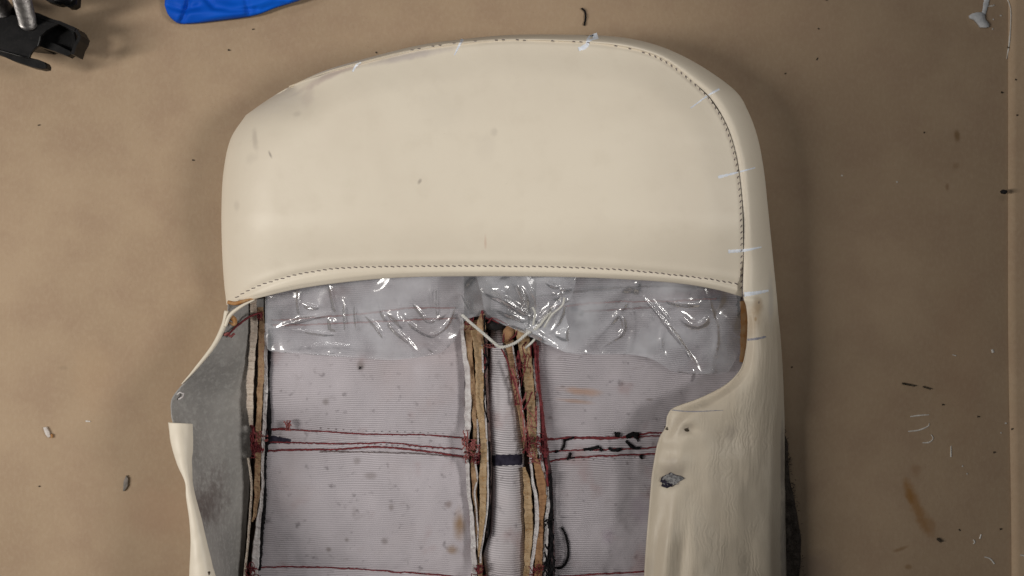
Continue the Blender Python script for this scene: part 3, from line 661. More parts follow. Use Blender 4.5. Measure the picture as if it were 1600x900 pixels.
# left side: cream tape, foam strip, white fabric margin
ribbon('piping_tape', [(388, 462, 12), (391, 500, 12), (388, 560, 11), (385, 600, 12), (386, 640, 10), (389, 665, 7)], .012, .034, M['listing'], .5, 17, label='cream piping tape along the left seam')
ribbon('piping_tape', [(386, 715, 4), (390, 745, 4), (391, 770, 4), (389, 800, 4), (386, 840, 4), (380, 900, 4), (374, 980, 4)], .012, .030, M['listing'], .6, 18)
ribbon('foam_strip', [(402, 480, 10), (404, 520, 10), (403, 560, 10), (402, 600, 10), (401, 640, 9), (399, 680, 9), (398, 720, 9), (397, 760, 10), (396, 800, 6), (392, 815, 3)], .012, .031, M['foam_brown'], 1, 19)
ribbon('white_strip', [(413, 505, 6), (411, 560, 7), (411, 620, 7), (409, 680, 6), (408, 720, 5), (407, 770, 5), (400, 815, 8), (394, 870, 12), (388, 960, 12)], .012, .027, M['white_edge'], .8, 20)

# dark fabric tab at the head of the channel
a = Acc(); tabp = [(758, 505), (763, 500), (772, 502), (781, 503), (786, 507), (785, 514), (775, 517), (764, 515), (758, 511)]
a.prism(tabp, .024, .0375, .001); a.build('black_tab', M['blackpad'], cover)
# ink band across the channel, ink bar on the left seam
a = Acc()
V = []; nx_, ny_ = 16, 6
for i in range(nx_):
    for j in range(ny_):
        x = 769 + (819.5 - 769) * i / (nx_ - 1); y = 711 + 17 * j / (ny_ - 1) - 1.5 * (i / (nx_ - 1)) + (.8 if j in (0, ny_ - 1) else 0) * math.sin(i * 2.1)
        V.append(INNER.p(x, y, .0010))
a.add(V, [tuple(f) for f in grid_faces(nx_, ny_)]); a.build('ink_band', M['ink'], cover)
a = Acc(); drape(a, INNER, [(414, 688), (425, 687), (440, 688), (454, 690)], [10, 9, 8, 6], .0006, 24, .3, 9); a.build('ink_band', M['ink'], cover)

# ---- threads
def thread(name, pts, r, mat, surf=INNER, lift=.0006, wob=.5, n=None, seed=0, z=None, plies=True, acc=None):
    L = sum(math.hypot(b[0] - a_[0], b[1] - a_[1]) for a_, b in zip(pts[:-1], pts[1:])); n = n or max(8, int(L / 3.0))
    c = curve([p[:2] for p in pts], n); rr = np.random.RandomState(seed)
    nxw = np.cumsum(rr.randn(n)) * .25 * wob; nxw -= np.linspace(nxw[0], nxw[-1], n); nyw = rr.randn(n) * .35 * wob
    nxw = np.clip(nxw, -1.6 * wob, 1.6 * wob)
    d = np.gradient(c, axis=0); d /= np.linalg.norm(d, axis=1)[:, None] + 1e-9
    x = c[:, 0] - d[:, 1] * (nxw + nyw); y = c[:, 1] + d[:, 0] * (nxw + nyw)
    a = acc or Acc()
    zz = np.array([surf.z(*q) for q in zip(x, y)]) if z is None else np.interp(np.linspace(0, 1, n), np.linspace(0, 1, len(z)), z)
    a.tube([P(x[i], y[i], zz[i] + lift + .0003 * rr.rand()) for i in range(n)], r * (.8 + .4 * rr.rand(n)), 6)
    if acc is None: return a.build(name, mat, cover)
RED, FAD, BLK = M['red_thread'], M['faded_thread'], M['black_thread']
for i, (pts, r, m, w) in enumerate([
        ([(398, 668), (420, 671), (455, 671), (520, 675), (600, 679), (660, 680), (722, 684)], .0007, M['red_thread'], .6), ([(416, 672), (452, 669)], .0010, RED, .8),
        ([(400, 690), (450, 690), (520, 692), (600, 692), (660, 697), (722, 702)], .0007, RED, .8), ([(395, 706), (450, 704), (520, 704), (560, 701), (600, 700), (660, 706), (724, 713)], .0009, RED, .9),
        ([(500, 706), (560, 707), (600, 708), (660, 710), (724, 715)], .0006, M['seam_thread'], .8), ([(405, 887), (450, 886), (520, 888), (600, 893), (700, 900), (738, 903)], .0007, RED, .7),
        ([(425, 500), (480, 498), (570, 491), (640, 482), (712, 481)], .0008, FAD, .8), ([(425, 508), (520, 505), (570, 503), (640, 500), (712, 497)], .0008, FAD, .8),
        ([(852, 687), (900, 683), (960, 682), (1000, 679), (1040, 676)], .0009, RED, 1.), ([(852, 685), (900, 685), (960, 684), (1000, 682), (1040, 681)], .0006, RED, 1.2),
        ([(852, 707), (880, 704), (940, 702), (1000, 701), (1030, 699)], .0007, RED, .9), ([(852, 723), (880, 717), (930, 713), (980, 711), (1030, 708)], .0008, RED, .9),
        ([(845, 462), (900, 456), (980, 450), (1060, 448), (1150, 452)], .0008, M['seam_thread'], 1.), ([(860, 480), (940, 473), (990, 470), (1060, 470), (1120, 466)], .0008, FAD, 1.), ([(910, 487), (960, 484), (1000, 482), (1020, 480)], .0009, RED, 1.),
        ([(862, 902), (930, 898), (1010, 893)], .0007, RED, .8)]):
    thread('seam_thread', pts, r, m, wob=w, seed=i + 30)
# needle holes beside the seams
a = Acc(); rr = np.random.RandomState(8)
for f, x0, x1, dy, st in ((sL[0], 500, 700, -5, 12), (sL[1], 450, 700, 3.5, 9), (sR[2], 895, 1020, 5, 16)):
    for x in np.arange(x0, x1, st):
        y = float(f(x)) + dy; q = INNER.p(x, y, .0003); a.tube([q, (q[0] + .0012 * rr.rand(), q[1], q[2])], .0005, 5)
a.build('needle_holes', M['seam_thread'], cover, kind='stuff')
# black thread beside the left margin and along the channel
thread('black_cord', [(419, 515), (420, 545), (418, 580), (417, 610), (420, 650), (419, 680), (415, 705), (413, 740), (413, 790), (408, 850), (404, 900), (400, 970)], .0017, BLK, wob=.9, seed=1, lift=.0028)
for i in range(6): thread('black_cord', [(415 + i % 3, 640 + i * 4), (420, 643 + i * 5), (417, 650 + i * 5), (421, 656 + i * 4)], .0006, BLK, wob=1.6, seed=70 + i, lift=.004) if i < 3 else None
thread('black_thread', [(757, 492), (757, 530), (759, 553), (763, 563), (760, 572), (756, 585), (757, 600), (756, 630), (760, 650), (763, 660)], .0007, BLK, z=[.043, .042, .041, .039, .034], wob=.4, seed=2, lift=0)
thread('black_thread', [(755, 552), (762, 560), (763, 567), (757, 571)], .0009, BLK, z=[.042] * 2, wob=.3, seed=3, lift=0)
thread('black_thread', [(764, 690), (765, 730), (764, 800), (762, 840)], .0010, BLK, z=[.031] * 2, wob=.9, seed=4, lift=0)
thread('black_thread', [(878, 824), (884, 836), (888, 855), (886, 876), (876, 887), (862, 886)], .0011, BLK, wob=.4, seed=5, lift=.0015)
thread('black_thread', [(856, 815), (862, 840), (860, 860), (866, 880), (858, 900)], .0013, BLK, z=[.036] * 2, wob=1.6, seed=6, lift=0)
thread('black_thread', [(860, 740), (862, 790), (861, 830), (863, 862)], .0014, BLK, z=[.032] * 2, wob=.8, seed=7, lift=0)
for i, q in enumerate([[(850, 815), (858, 812), (866, 812)], [(853, 818), (850, 824)], [(852, 850), (858, 866), (856, 884), (864, 895)], [(862, 870), (850, 885), (860, 905)], [(856, 880), (868, 893)], [(851, 862), (853, 880), (848, 900)], [(858, 890), (851, 905)], [(860, 876), (864, 905)]]):
    thread('black_thread', q, .0008, BLK, z=[.036] * 2, wob=1., seed=90 + i, lift=0)
for i, (q, r) in enumerate([([(882, 687), (881, 695), (878, 703)], .0012), ([(880, 688), (890, 686), (897, 683)], .001), ([(892, 707), (889, 714), (886, 718)], .0013), ([(868, 705), (872, 706)], .0014), ([(912, 703), (925, 701), (936, 698)], .0015), ([(937, 701), (941, 705)], .0016),
        ([(951, 700), (958, 704), (970, 702)], .0016), ([(961, 679), (968, 680)], .0024), ([(978, 683), (988, 679), (998, 678)], .0022), ([(990, 680), (996, 684)], .0018), ([(978, 689), (986, 696), (992, 700), (1000, 700)], .0015), ([(994, 680), (997, 690)], .0007), ([(1001, 711), (1001, 716)], .0016),
        ([(888, 716), (898, 715)], .0008), ([(911, 486), (908, 494)], .0011), ([(1154, 462), (1155, 472), (1152, 478)], .0017), ([(1155, 478), (1154, 488), (1156, 497), (1161, 499)], .0011), ([(563, 573), (562, 577)], .0006)]):
    thread('black_tangle', q, r, BLK, wob=.8, seed=110 + i, lift=.0012, n=8)
# red cord down the right group, knots and tufts of red thread
thread('red_cord', [(835, 533), (838, 580), (843, 620), (847, 660), (851, 700), (853, 725)], .0012, RED, z=[.033, .031], wob=.8, seed=12, lift=0)
thread('red_cord', [(840, 540), (843, 600), (848, 660), (853, 700), (856, 760)], .0012, RED, z=[.031, .030], wob=1, seed=13, lift=0)
thread('red_thread', [(355, 524), (372, 508), (392, 494), (406, 490), (408, 497)], .0010, RED, z=[.062, .050, .043, .040, .038], wob=.5, seed=14, lift=0)
thread('red_thread', [(350, 524), (357, 520), (360, 526), (366, 521)], .0012, M['faded_thread'], z=[.062, .056], wob=1, seed=15, lift=0)
def tangle(name, cx, cy, rx, ry, k, r, mat, z, seed):
    rr = np.random.RandomState(seed); a = Acc()
    for i in range(k):
        m = 6; p = np.cumsum(rr.randn(m, 2) * .45, 0) + rr.randn(2) * .35
        p = np.clip(p, -1.25, 1.25); c = curve(p, 16)
        a.tube([P(cx + x * rx, cy + y * ry, z + .002 * rr.randn() * .5) for x, y in c], r * (.7 + .6 * rr.rand()), 5)
    o = a.build(name, mat, cover); return o
for i, (cx, cy, rx, ry, k, m, z) in enumerate([(728, 690, 5, 14, 9, FAD, .0355), (741, 700, 8, 10, 10, FAD, .0375), (729, 715, 4, 7, 5, FAD, .035), (742, 716, 5, 8, 5, RED, .036), (822, 690, 5, 14, 9, RED, .036), (838, 692, 9, 12, 9, RED, .0365), (834, 716, 8, 8, 6, FAD, .037), (851, 700, 5, 18, 8, RED, .031),
        (396, 690, 4, 20, 9, RED, .0335), (402, 700, 8, 7, 6, RED, .034), (408, 682, 8, 6, 4, FAD, .033), (406, 494, 3, 5, 9, RED, .037), (449, 665, 5, 6, 6, FAD, .030), (768, 540, 9, 2.5, 6, FAD, .042), (394, 890, 8, 12, 6, RED, .031), (748, 896, 9, 10, 7, RED, .034), (838, 893, 10, 10, 6, RED, .036), (818, 560, 9, 24, 4, RED, .0375), (812, 600, 7, 26, 4, RED, .0365), (732, 505, 6, 8, 4, RED, .036), (826, 640, 10, 30, 4, FAD, .0375)]):
    tangle('thread_knot', cx, cy, rx, ry, k + 4, .00042, m, z, 200 + i)
for i, q in enumerate([[(790, 555), (797, 580), (806, 605), (812, 625), (818, 640), (832, 612)], [(786, 535), (789, 515), (797, 508), (796, 517)], [(796, 532), (806, 522), (808, 512), (800, 508)], [(762, 505), (770, 497), (785, 503), (794, 508)], [(753, 485), (758, 496), (770, 500), (780, 505)], [(753, 485), (750, 498), (744, 505)], [(800, 575), (806, 600), (815, 640), (820, 690)], [(783, 545), (795, 570), (800, 600)], [(754, 486), (756, 520), (758, 560), (757, 600)]]):
    thread('red_thread', q, .0007, RED if i != 6 else FAD, z=[.041, .039, .037], wob=.7, seed=140 + i, lift=0)
# foam tabs at the top of the channel
for nm, poly, z, m in (('foam_tab', [(745, 503), (750, 492), (754, 486), (758, 494), (759, 512), (757, 530), (752, 540), (745, 530)], .041, 'foam_brown'), ('foam_tab', [(786, 517), (792, 509), (800, 510), (804, 517), (802, 528), (795, 536), (787, 537), (785, 527)], .040, 'foam_orange'), ('foam_tab', [(803, 514), (815, 515), (826, 520), (822, 530), (808, 532)], .039, 'foam')):
    a = Acc(); a.prism(poly, .02, z, .001); a.build(nm, M[m], cover)
# corner by the left end of the hem: frayed leather and loose stitch
for pts, w, z, m in (([(356, 472), (368, 474), (384, 470), (400, 466)], [6, 7, 6, 2], .058, 'raw'), ([(357, 492), (366, 500), (366, 507), (358, 504)], [7, 9, 6, 3], .060, 'raw'), ([(352, 510), (360, 492), (378, 478), (398, 468)], [5, 6, 5, 2], .064, 'leather')):
    a = Acc(); c = curve(pts, 20); a.tube([P(x, y, z) for x, y in c], np.interp(np.linspace(0, 1, 20), np.linspace(0, 1, len(w)), w) * .00028, 7); a.build('frayed_edge', M[m], cover)
a = Acc(); a.tube([P(x, y, .0735) for x, y in [(276, 617), (281, 613), (287, 615), (286, 620), (279, 624)]], .0008, 5); a.build('leather_nick', M['white_edge'], cover)

# ------------------------------------------------------------------ crumpled clear plastic
BOT = [(408, 545), (430, 549), (500, 552), (560, 556), (620, 562), (690, 552), (712, 532), (722, 502), (742, 492), (768, 500), (792, 510), (830, 524), (852, 534), (875, 548), (905, 553), (985, 552), (1000, 552), (1022, 560), (1050, 580), (1092, 585), (1140, 580), (1150, 560), (1158, 545)]
nx, ny = 620, 170
from mathutils.geometry import delaunay_2d_cdt
ybot = lambda x: np.interp(x, [p[0] for p in BOT], [p[1] for p in BOT])
folds = [([(470, 452), (466, 475), (472, 492)], 3, .0022), ([(470, 470), (485, 480), (500, 478)], 2.6, .0020), ([(517, 445), (520, 468), (526, 488)], 2.6, .0022), ([(538, 470), (541, 518)], 2.2, .0016), ([(555, 475), (557, 515)], 2.2, .0016),
    ([(526, 492), (517, 505), (527, 520)], 5, .0024), ([(570, 490), (588, 510), (600, 530)], 2.4, .0020), ([(593, 474), (602, 498), (616, 514), (642, 538), (652, 550)], 2.6, .0022), ([(624, 480), (642, 506), (665, 521), (682, 522), (700, 505), (709, 482)], 2.6, .0022),
    ([(598, 490), (620, 496), (630, 516)], 6, .0026), ([(644, 472), (660, 492), (674, 502), (700, 488)], 2.4, .0018), ([(683, 440), (684, 500)], 2.2, .0015), ([(672, 446), (674, 485)], 2.2, .0015), ([(719, 456), (730, 474), (738, 490)], 2.4, .0018),
    ([(665, 532), (674, 545), (686, 548)], 4, .0022), ([(430, 514), (462, 502), (490, 496), (522, 490)], 2.6, .0018), ([(456, 515), (500, 521), (532, 523)], 2.2, .0014), ([(800, 438), (815, 460), (822, 490)], 3, .0024), ([(822, 440), (837, 465), (839, 492)], 3, .0024), ([(768, 440), (790, 470), (832, 502)], 4, .0026),
    ([(832, 520), (852, 500), (882, 466)], 4, .0028), ([(812, 510), (840, 524), (868, 543)], 4, .0024), ([(940, 543), (956, 532), (973, 520), (974, 500), (957, 480)], 2.6, .0020), ([(1000, 458), (1030, 493), (1060, 530), (1090, 576)], 2.6, .0024), ([(1017, 465), (1052, 510), (1082, 562)], 2.8, .0020),
    ([(1035, 515), (1032, 540), (1040, 562)], 4, .0024), ([(1060, 485), (1076, 505), (1096, 508), (1110, 488)], 5, .0028), ([(1030, 466), (1060, 474), (1097, 475)], 4, .0026), ([(985, 468), (991, 510), (982, 548)], 4, .0020), ([(872, 452), (886, 475), (873, 500)], 4, .0022), ([(905, 548), (940, 520), (990, 460)], 4, .0014), ([(440, 545), (520, 540), (600, 548)], 4, .0014), ([(1100, 450), (1120, 520), (1110, 575)], 4, .0018)]
def crumpled(name, pts_fn, inside, zbase, folds, hgt, spacing, x0, x1, y0, y1, seed, border):
    rr = np.random.RandomState(seed); pts = []; hs = []
    def ok(x, y, r): return all((x - a) ** 2 + (y - b) ** 2 > r * r for a, b in pts)
    for x, y in border: pts.append((x, y)); hs.append(.0006 * rr.randn())
    for fp, w, h in folds:
        L = sum(math.hypot(b[0] - a_[0], b[1] - a_[1]) for a_, b in zip(fp[:-1], fp[1:])); n = max(4, int(L / 8)); c = curve(fp, n)
        d = np.gradient(c, axis=0); d /= np.linalg.norm(d, axis=1)[:, None] + 1e-9; taper = np.sin(np.linspace(.25, math.pi - .25, n))
        for i in range(n):
            for off, hh in ((0, h * 1.9 * taper[i] * rr.uniform(.6, 1.1)), (w * rr.uniform(1.3, 2), -.0002), (-w * rr.uniform(1.3, 2), -.0002)):
                x, y = c[i, 0] - d[i, 1] * off, c[i, 1] + d[i, 0] * off
                if inside(x, y) and ok(x, y, 2.2): pts.append((x, y)); hs.append(hh)
    tries = 0
    while tries < 6000:
        tries += 1; x, y = rr.uniform(x0, x1), rr.uniform(y0, y1)
        if inside(x, y) and ok(x, y, spacing * rr.uniform(.7, 1.5)): pts.append((x, y)); hs.append(2.1 * hgt * rr.randn())
    res = delaunay_2d_cdt([Vector(p) for p in pts], [], [], 0, 1e-4); V = []
    for v_, orig in zip(res[0], res[3]):
        x, y = v_; V.append(P(x, y, zbase(x, y) + hs[orig[0]] if orig else zbase(x, y)))
    Fc = [f for f in res[2] if inside(*np.mean([res[0][k][:] for k in f], 0))]
    me = bpy.data.meshes.new(name); me.from_pydata(V, [], [tuple(f) for f in Fc]); me.update(); me.materials.append(M['film']); me.polygons.foreach_set('use_smooth', [True] * len(me.polygons))
    o = bpy.data.objects.new(name, me); COL.objects.link(o); sb_ = o.modifiers.new('soft', 'SUBSURF'); sb_.levels = 2; sb_.render_levels = 2
    return o
def zfilm(x, y):
    t = float(sstep(412, float(ybot(x)), y)); top = float(np.interp(x, [416, 600, 800, 1000, 1157], [.050, .058, .060, .058, .054]))
    return top * (1 - t) + .0375 * t
xb = np.linspace(416, 1157, 120); wv = 2.5 * noise2(xb / 9, xb * 0, 301)
border = [(x, float(ybot(x)) + w_) for x, w_ in zip(xb, wv)] + [(x, 412) for x in np.linspace(416, 1157, 40)] + [(416 + 2 * math.sin(y), y) for y in range(420, 540, 9)] + [(1157, y) for y in range(420, 545, 9)]
bag = crumpled('plastic_bag', None, lambda x, y: 412 <= y <= float(ybot(x)) + 3 and 412 <= x <= 1160, zfilm, folds, .0011, 15, 418, 1155, 414, 586, 5, border)
tag(bag, 'crumpled clear plastic bag with shiny creases poking out from under the leather hem', 'plastic bag'); recentre(bag)
# a second, looser layer over the right of the channel
qp = [(742, 426), (752, 455), (757, 484), (775, 500), (800, 512), (830, 526), (858, 540), (882, 546), (890, 520), (884, 488), (896, 455), (902, 426)]
def inq(x, y):
    c = False
    for (xa, ya), (xb_, yb_) in zip(qp, qp[1:] + qp[:1]):
        if (ya > y) != (yb_ > y) and x < (xb_ - xa) * (y - ya) / (yb_ - ya) + xa: c = not c
    return c
f2 = [([(750, 452), (790, 470), (830, 494), (850, 510)], 4, .003), ([(806, 440), (820, 462), (824, 492)], 3, .0024), ([(836, 505), (852, 488), (866, 468)], 4, .003), ([(800, 505), (836, 520), (868, 538)], 4, .003), ([(770, 480), (800, 492), (830, 512)], 4, .0024), ([(860, 520), (874, 500), (880, 470)], 3, .0024), ([(850, 440), (880, 452), (895, 446)], 3, .0024), ([(868, 455), (873, 470)], 4, .002)]
bd = [(float(x), float(y)) for x, y in curve(qp, 50)]
lay = crumpled('plastic_bag', None, lambda x, y: inq(x, y) or min(abs(x - a_) + abs(y - b_) for a_, b_ in bd) < 2, lambda x, y: .0665 - .017 * float(sstep(428, 540, y)), f2, .0012, 13, 744, 902, 428, 545, 8, bd)
tag(lay, 'small clear plastic scrap bunched over the channel just under the middle of the hem', 'plastic scrap'); recentre(lay)

# white twisted cord loop
cord = thing('white_cord', (P(785, 540, .03)[0], P(785, 540, .03)[1], .03), 'white twisted cord looping out of the plastic over the centre channel', 'cord')
def twist(pts, r, n, turns, parent, name):
    c = curve(pts, n)
    for s_ in (0, math.pi):
        a = Acc(); q = []
        for i, (x, y, z) in enumerate(c):
            ph = s_ + turns * 2 * math.pi * i / n; b = Vector(P(x, y, z)); d = Vector(P(*c[min(i + 1, n - 1)])) - Vector(P(*c[max(i - 1, 0)])); d.normalize()
            u1 = d.cross(Vector((0, 0, 1))).normalized(); u2 = u1.cross(d); q.append(b + (u1 * math.cos(ph) + u2 * math.sin(ph)) * r * .62)
        a.tube(q, r * .72, 7); a.build(name, M['cord'], parent)
twist([(722, 492, .050), (735, 504, .050), (755, 521, .050), (775, 538, .049), (782, 542, .048), (792, 541, .049), (808, 534, .050), (824, 521, .052), (838, 513, .053), (850, 500, .055), (862, 488, .057)], .00115, 160, 26, cord, 'strand')
a = Acc(); a.tube([P(x, y, z) for x, y, z in [(838, 527, .048), (830, 536, .046), (821, 544, .044)]], .0011, 6); a.build('strand', M['cord'], cord)
for q in ([(850, 512, .056), (862, 492, .060), (878, 478, .062), (882, 465, .063)], [(833, 508, .058), (836, 490, .062), (832, 480, .064)]):  # milky folds of the film, added as opaque strands
    a = Acc(); a.tube([P(*p) for p in curve(q, 24)], .0009, 6); a.build('strand', M['cord'], cord)

# ------------------------------------------------------------------ black rail with studs, top left corner
rail = thing('rail_bracket', (*P(50, 50, 0)[:2], 0), 'black metal rail bracket with threaded steel studs in the top left corner', 'bracket')
zt = .046
a = Acc(); a.prism([(-60, 5), (20, 35), (60, 50), (55, 70), (10, 65), (-60, 40)], .0, .032); a.build('foot', M['blackpaint'], rail, smooth=False)
a = Acc(); a.prism([(-60, -12), (0, 19), (24, 24), (50, 26), (70, 32), (92, 37), (84, 41), (72, 48), (63, 57), (61, 66), (59, 72), (52, 78), (47, 85), (45, 91), (0, 78), (-60, 58)], zt - .0025, zt); a.build('top_plate', M['blackpaint'], rail, smooth=False)
def wallstrip(name, pts, z0, z1, th, mat, parent):
    a = Acc(); n = len(pts); V = []
    for i, (x, y) in enumerate(pts):
        dx = pts[min(i + 1, n - 1)][0] - pts[max(i - 1, 0)][0]; dy = pts[min(i + 1, n - 1)][1] - pts[max(i - 1, 0)][1]; L = math.hypot(dx, dy)
        nx, ny = -dy / L * th / 2, dx / L * th / 2
        for sx, z in ((1, z0), (1, z1), (-1, z1), (-1, z0)):
            q = P(x + nx * sx, y + ny * sx, zt); V.append((q[0], q[1], z))
    a.add(V, [(i * 4 + k, i * 4 + (k + 1) % 4, (i + 1) * 4 + (k + 1) % 4, (i + 1) * 4 + k) for i in range(n - 1) for k in range(4)] + [(0, 1, 2, 3), tuple(range((n - 1) * 4, n * 4))[::-1]])
    return a.build(name, mat, parent, smooth=False)
wallstrip('rear_wall', [(-60, -18), (0, 10), (60, 26), (95, 36), (118, 46)], .030, zt + .0006, 5, M['blackpaint'], rail)
wallstrip('end_wall', [(118, 46), (124, 56), (122, 63), (117, 71), (113, 85)], .030, zt, 5, M['blackpaint'], rail)
a = Acc(); a.prism([(58, 66), (62, 60), (90, 70), (110, 80), (112, 84), (106, 88), (84, 80), (60, 72)], .028, .036); a.build('lower_lip', M['blackpaint'], rail, smooth=False)
a = Acc(); a.prism([(-40, -6), (60, 20), (116, 44), (120, 66), (112, 84), (60, 66), (-40, 40)], .026, .030); a.build('floor_plate', M['blackpaint'], rail, smooth=False)
a = Acc(); a.prism([(-60, 58), (0, 79), (30, 86), (47, 90), (60, 93), (70, 97), (73, 102), (72, 107), (65, 108), (50, 105), (20, 95), (0, 86), (-60, 68)], .034, .042); a.build('lower_flange', M['blackpaint'], rail, smooth=False)
a = Acc(); a.tube([P(x, y, .0465) for x, y in [(-60, 60), (0, 79), (30, 87), (46, 91)]], .0008, 6); a.build('flange_bead', M['blackpaint'], rail)
def stud(x0, y0, z0, x1, y1, z1, r):
    root_ = Acc(); A, B = Vector(P(x0, y0, z0)), Vector(P(x1, y1, z1)); n = 300; pts = [A.lerp(B, i / (n - 1)) for i in range(n)]
    root_.tube(pts, [r * (1 + .13 * math.sin(i * .50)) for i in range(n)], 20); s_ = root_.build('stud', M['steel'], rail)
    return s_
stud(43, 33, .046, 30, -16, .095, .0066); stud(4, 14, .046, -30, -30, .09, .0075)
a = Acc(); a.tube([P(44, 36, .0465), P(43.5, 34, .0485)], .0078, 20); a.build('washer', M['steel'], rail)
a = Acc(); a.prism([(60, -20), (64, -6), (72, 1), (82, 5), (91, 7), (98, 6), (106, 11), (113, 11), (119, 7), (121, -20)], .036, .044); a.build('latch_plate', M['blackpaint'], rail, smooth=False)
a = Acc(); a.tube([P(x, y, .0445) for x, y in [(70, -8), (90, 1), (108, 4), (116, -4)]], .0022, 8); a.build('latch_rod', M['blackpaint'], rail)

# ------------------------------------------------------------------ blue plastic, top edge
nu, nv = 110, 60
tp = curve([(262, -90), (330, -100), (420, -100), (540, -100)], nu); bt = curve([(257, 8), (262, 22), (271, 32), (282, 37.5), (305, 37), (340, 33), (380, 28), (404, 23), (430, 13), (462, 3), (500, -12), (540, -30)], nu)
vv = np.linspace(0, 1, nv)[None, :, None]; Q = tp[:, None] * (1 - vv) + bt[:, None] * vv; X, Y = Q[..., 0], Q[..., 1]
db = dist_poly(X, Y, bt); dl = dist_poly(X, Y, [(262, -90), (257, 8)]); dd = np.minimum(db, dl)
Zb = .006 + .010 * np.sqrt(np.clip(dd / 16, 0, 1)) + .0035 * fbm(X / 60, Y / 36, 401, 2) * sstep(0, 8, dd) + .003 * sstep(400, 480, X)
for pts, w, h in (([(282, 36), (290, 18), (296, -6)], 4, -.004), ([(262, 8), (285, 16), (310, 10)], 5, -.003), ([(320, -5), (335, 12), (360, 16), (400, 14)], 4, -.0025), ([(385, 0), (388, 20)], 4, -.0025), ([(440, 0), (452, 4)], 4, .002)):
    Zb += h * np.exp(-(dist_poly(X, Y, pts) / w) ** 2)
Zb = np.maximum(Zb, .003)
blue_o = grid('blue_plastic', PA(X, Y, Zb), M['blue'], None, .0006, flip=True); tag(blue_o, 'bright blue crumpled plastic sheet lying at the top edge above the cover', 'plastic sheet'); recentre(blue_o)

# ------------------------------------------------------------------ marks and debris on the cardboard
TS = Surf([table, strip])
class _T:                                       # drape helper parented to the tabletop
    pass
def on_table(name, items, mat, lift=.0003, kind=None, rag=.3):
    a = Acc()
    for i, (pts, w) in enumerate(items): drape(a, TS, pts, w, lift + .0004, max(10, len(pts) * 7), rag, i + 5)
    return a.build(name, mat, table, kind=kind)
a = Acc(); blot = [(1515, 24), (1519, 21), (1526, 19), (1534, 19), (1539, 22), (1540, 30), (1546, 37), (1546, 42), (1541, 43), (1532, 42), (1528, 36), (1522, 30), (1516, 28)]
a.prism(blot, 0, .0022, .0004); a.build('paint_blot', M['paint'], table)
on_table('paint_run', [([(1537, 22), (1540, 8), (1544, -12)], [5, 6, 7])], M['paint'], .0010)
for q, w in ((([(1573, -4), (1579, 14), (1579, 40), (1577, 66), (1573, 92)]), [1.6, 1.2, 1.2, 2, .8]), ([(1543, 10), (1551, 9)], [.8, 2]), ([(1422, 651), (1437, 649), (1452, 648)], [1.4, 1.8, .8]), ([(1419, 674), (1436, 672), (1450, 666), (1452, 661)], [1.4, 1.6, 1.8, .8]), ([(1441, 692), (1452, 691), (1458, 685), (1455, 679)], [1.2, 1.6, 1.2, 1]),
        ([(1486, 697), (1486, 714)], [1, 2]), ([(1538, 870), (1547, 873), (1554, 881)], [1.2, 1.6, 2]), ([(1594, 867), (1603, 869)], [1.6, 2]), ([(1521, 843), (1523, 847), (1521, 850)], [1.4, 1.8, 1.4]), ([(1533, 835), (1531, 842)], [2, 1.8]), ([(1550, 546), (1552, 551)], [3, 3]), ([(1488, 554), (1494, 556)], [1, 1.2])):
    on_table('pale_scratch', [(q, w)], M['scratch'])
on_table('white_speck', [([(x, y), (x + d, y + .5)], [2, 1.5]) for x, y, d in ((1562, 24, 3), (1550, 45, 2), (1314, 274, 3), (1400, 284, 3), (1570, 661, 3), (1503, 728, 2), (134, 658, 7), (1551, 30, 2), (1563, 676, 2), (1510, 740, 2), (1552, 8, 2))], M['scratch'], kind='stuff')
rr = np.random.RandomState(9)
sp = [(1276, 94), (1278, 44), (1226, 115), (1443, 207), (1564, 144), (1574, 74), (1586, 124), (1472, 632), (1527, 651), (1580, 671), (1552, 707), (1562, 827), (1498, 827), (1236, 574), (356, 78), (59, 196), (394, 46), (587, 81), (1290, 0), (1588, 180), (300, 250), (60, 760)]
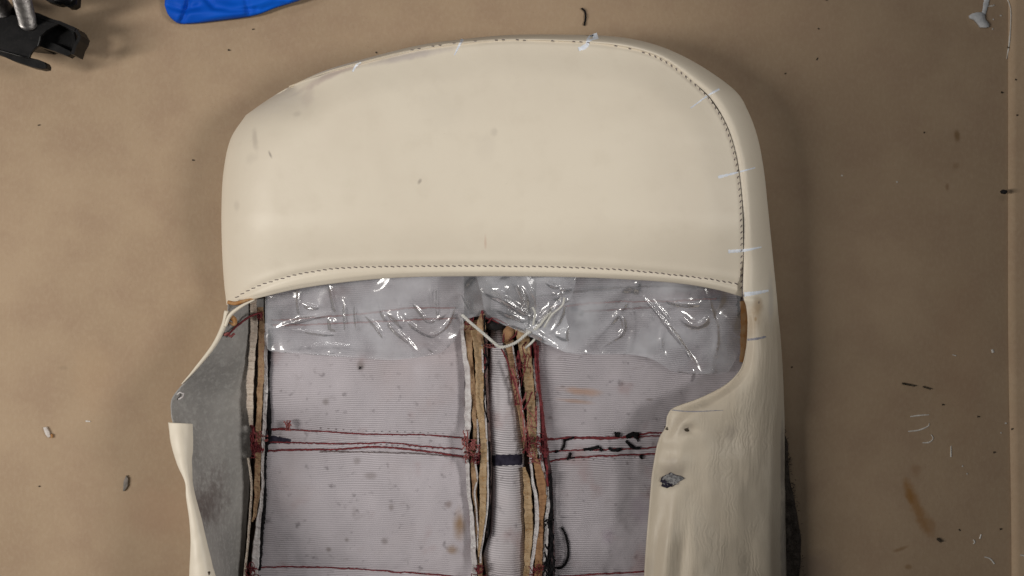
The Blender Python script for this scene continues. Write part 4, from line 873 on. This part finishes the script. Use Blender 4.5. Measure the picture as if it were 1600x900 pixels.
on_table('dark_specks', [([(x, y), (x + 2 + 2 * rr.rand(), y + rr.randn())], [1.6 + rr.rand(), 1.4]) for x, y in sp], M['dust'], kind='stuff')

def lint(pts, r, mat, label, cat='thread', name='thread_scrap', z=.0012):
    a = Acc(); c = curve(pts, 16); a.tube([P(x, y, z + .0004 * math.sin(i)) for i, (x, y) in enumerate(c)], r, 6)
    return recentre(tag(a.build(name, mat), label, cat))
lint([(909, 13), (914, 18), (915, 28), (913, 40)], .0009, BLK, 'short dark curved thread on the cardboard above the cover')
lint([(1409, 599), (1419, 601), (1429, 603)], .0008, M['dust'], 'longer of two dark slivers on the cardboard right of the cover', 'sliver', 'wood_sliver')
lint([(1442, 604), (1448, 606), (1454, 608)], .0006, M['dust'], 'shorter of two dark slivers on the cardboard right of the cover', 'sliver', 'wood_sliver')
lint([(1465, 842), (1470, 846)], .0012, M['dust'], 'small black crumb on the cardboard beside the brown stain', 'crumb', 'dirt_crumb')
def chip(poly, z0, z1, mat, label, cat, name):
    a = Acc(); a.prism(poly, z0, z1, .0006); return recentre(tag(a.build(name, mat, None, smooth=False), label, cat))
chip([(1565, 299), (1568, 296), (1573, 297), (1575, 300), (1572, 303), (1567, 302)], .0075, .0105, M['blackpad'], 'round black crumb near the right edge of the cardboard', 'crumb', 'dirt_crumb')
chip([(67, 668), (72, 667), (76, 674), (79, 682), (75, 684), (71, 679)], .0006, .0022, M['palechip'], 'white paper chip on the cardboard far left of the cover', 'chip', 'paper_chip')
chip([(79, 678), (82, 679), (82, 684), (79, 685)], .0006, .002, M['raw'], 'tiny brown crumb touching the white chip at far left', 'crumb', 'dirt_crumb')
chip([(192, 768), (193, 752), (197, 743), (200, 748), (199, 760), (195, 766)], .0006, .0022, M['greychip'], 'dark grey triangular sliver on the cardboard left of the folded lip', 'chip', 'grey_chip')

# last: any parts that sit under the tabletop keep their own coordinates
for o in bpy.data.objects:
    if o.type == 'MESH' and not o.parent and 'kind' not in o and 'label' not in o: print('UNTAGGED', o.name)
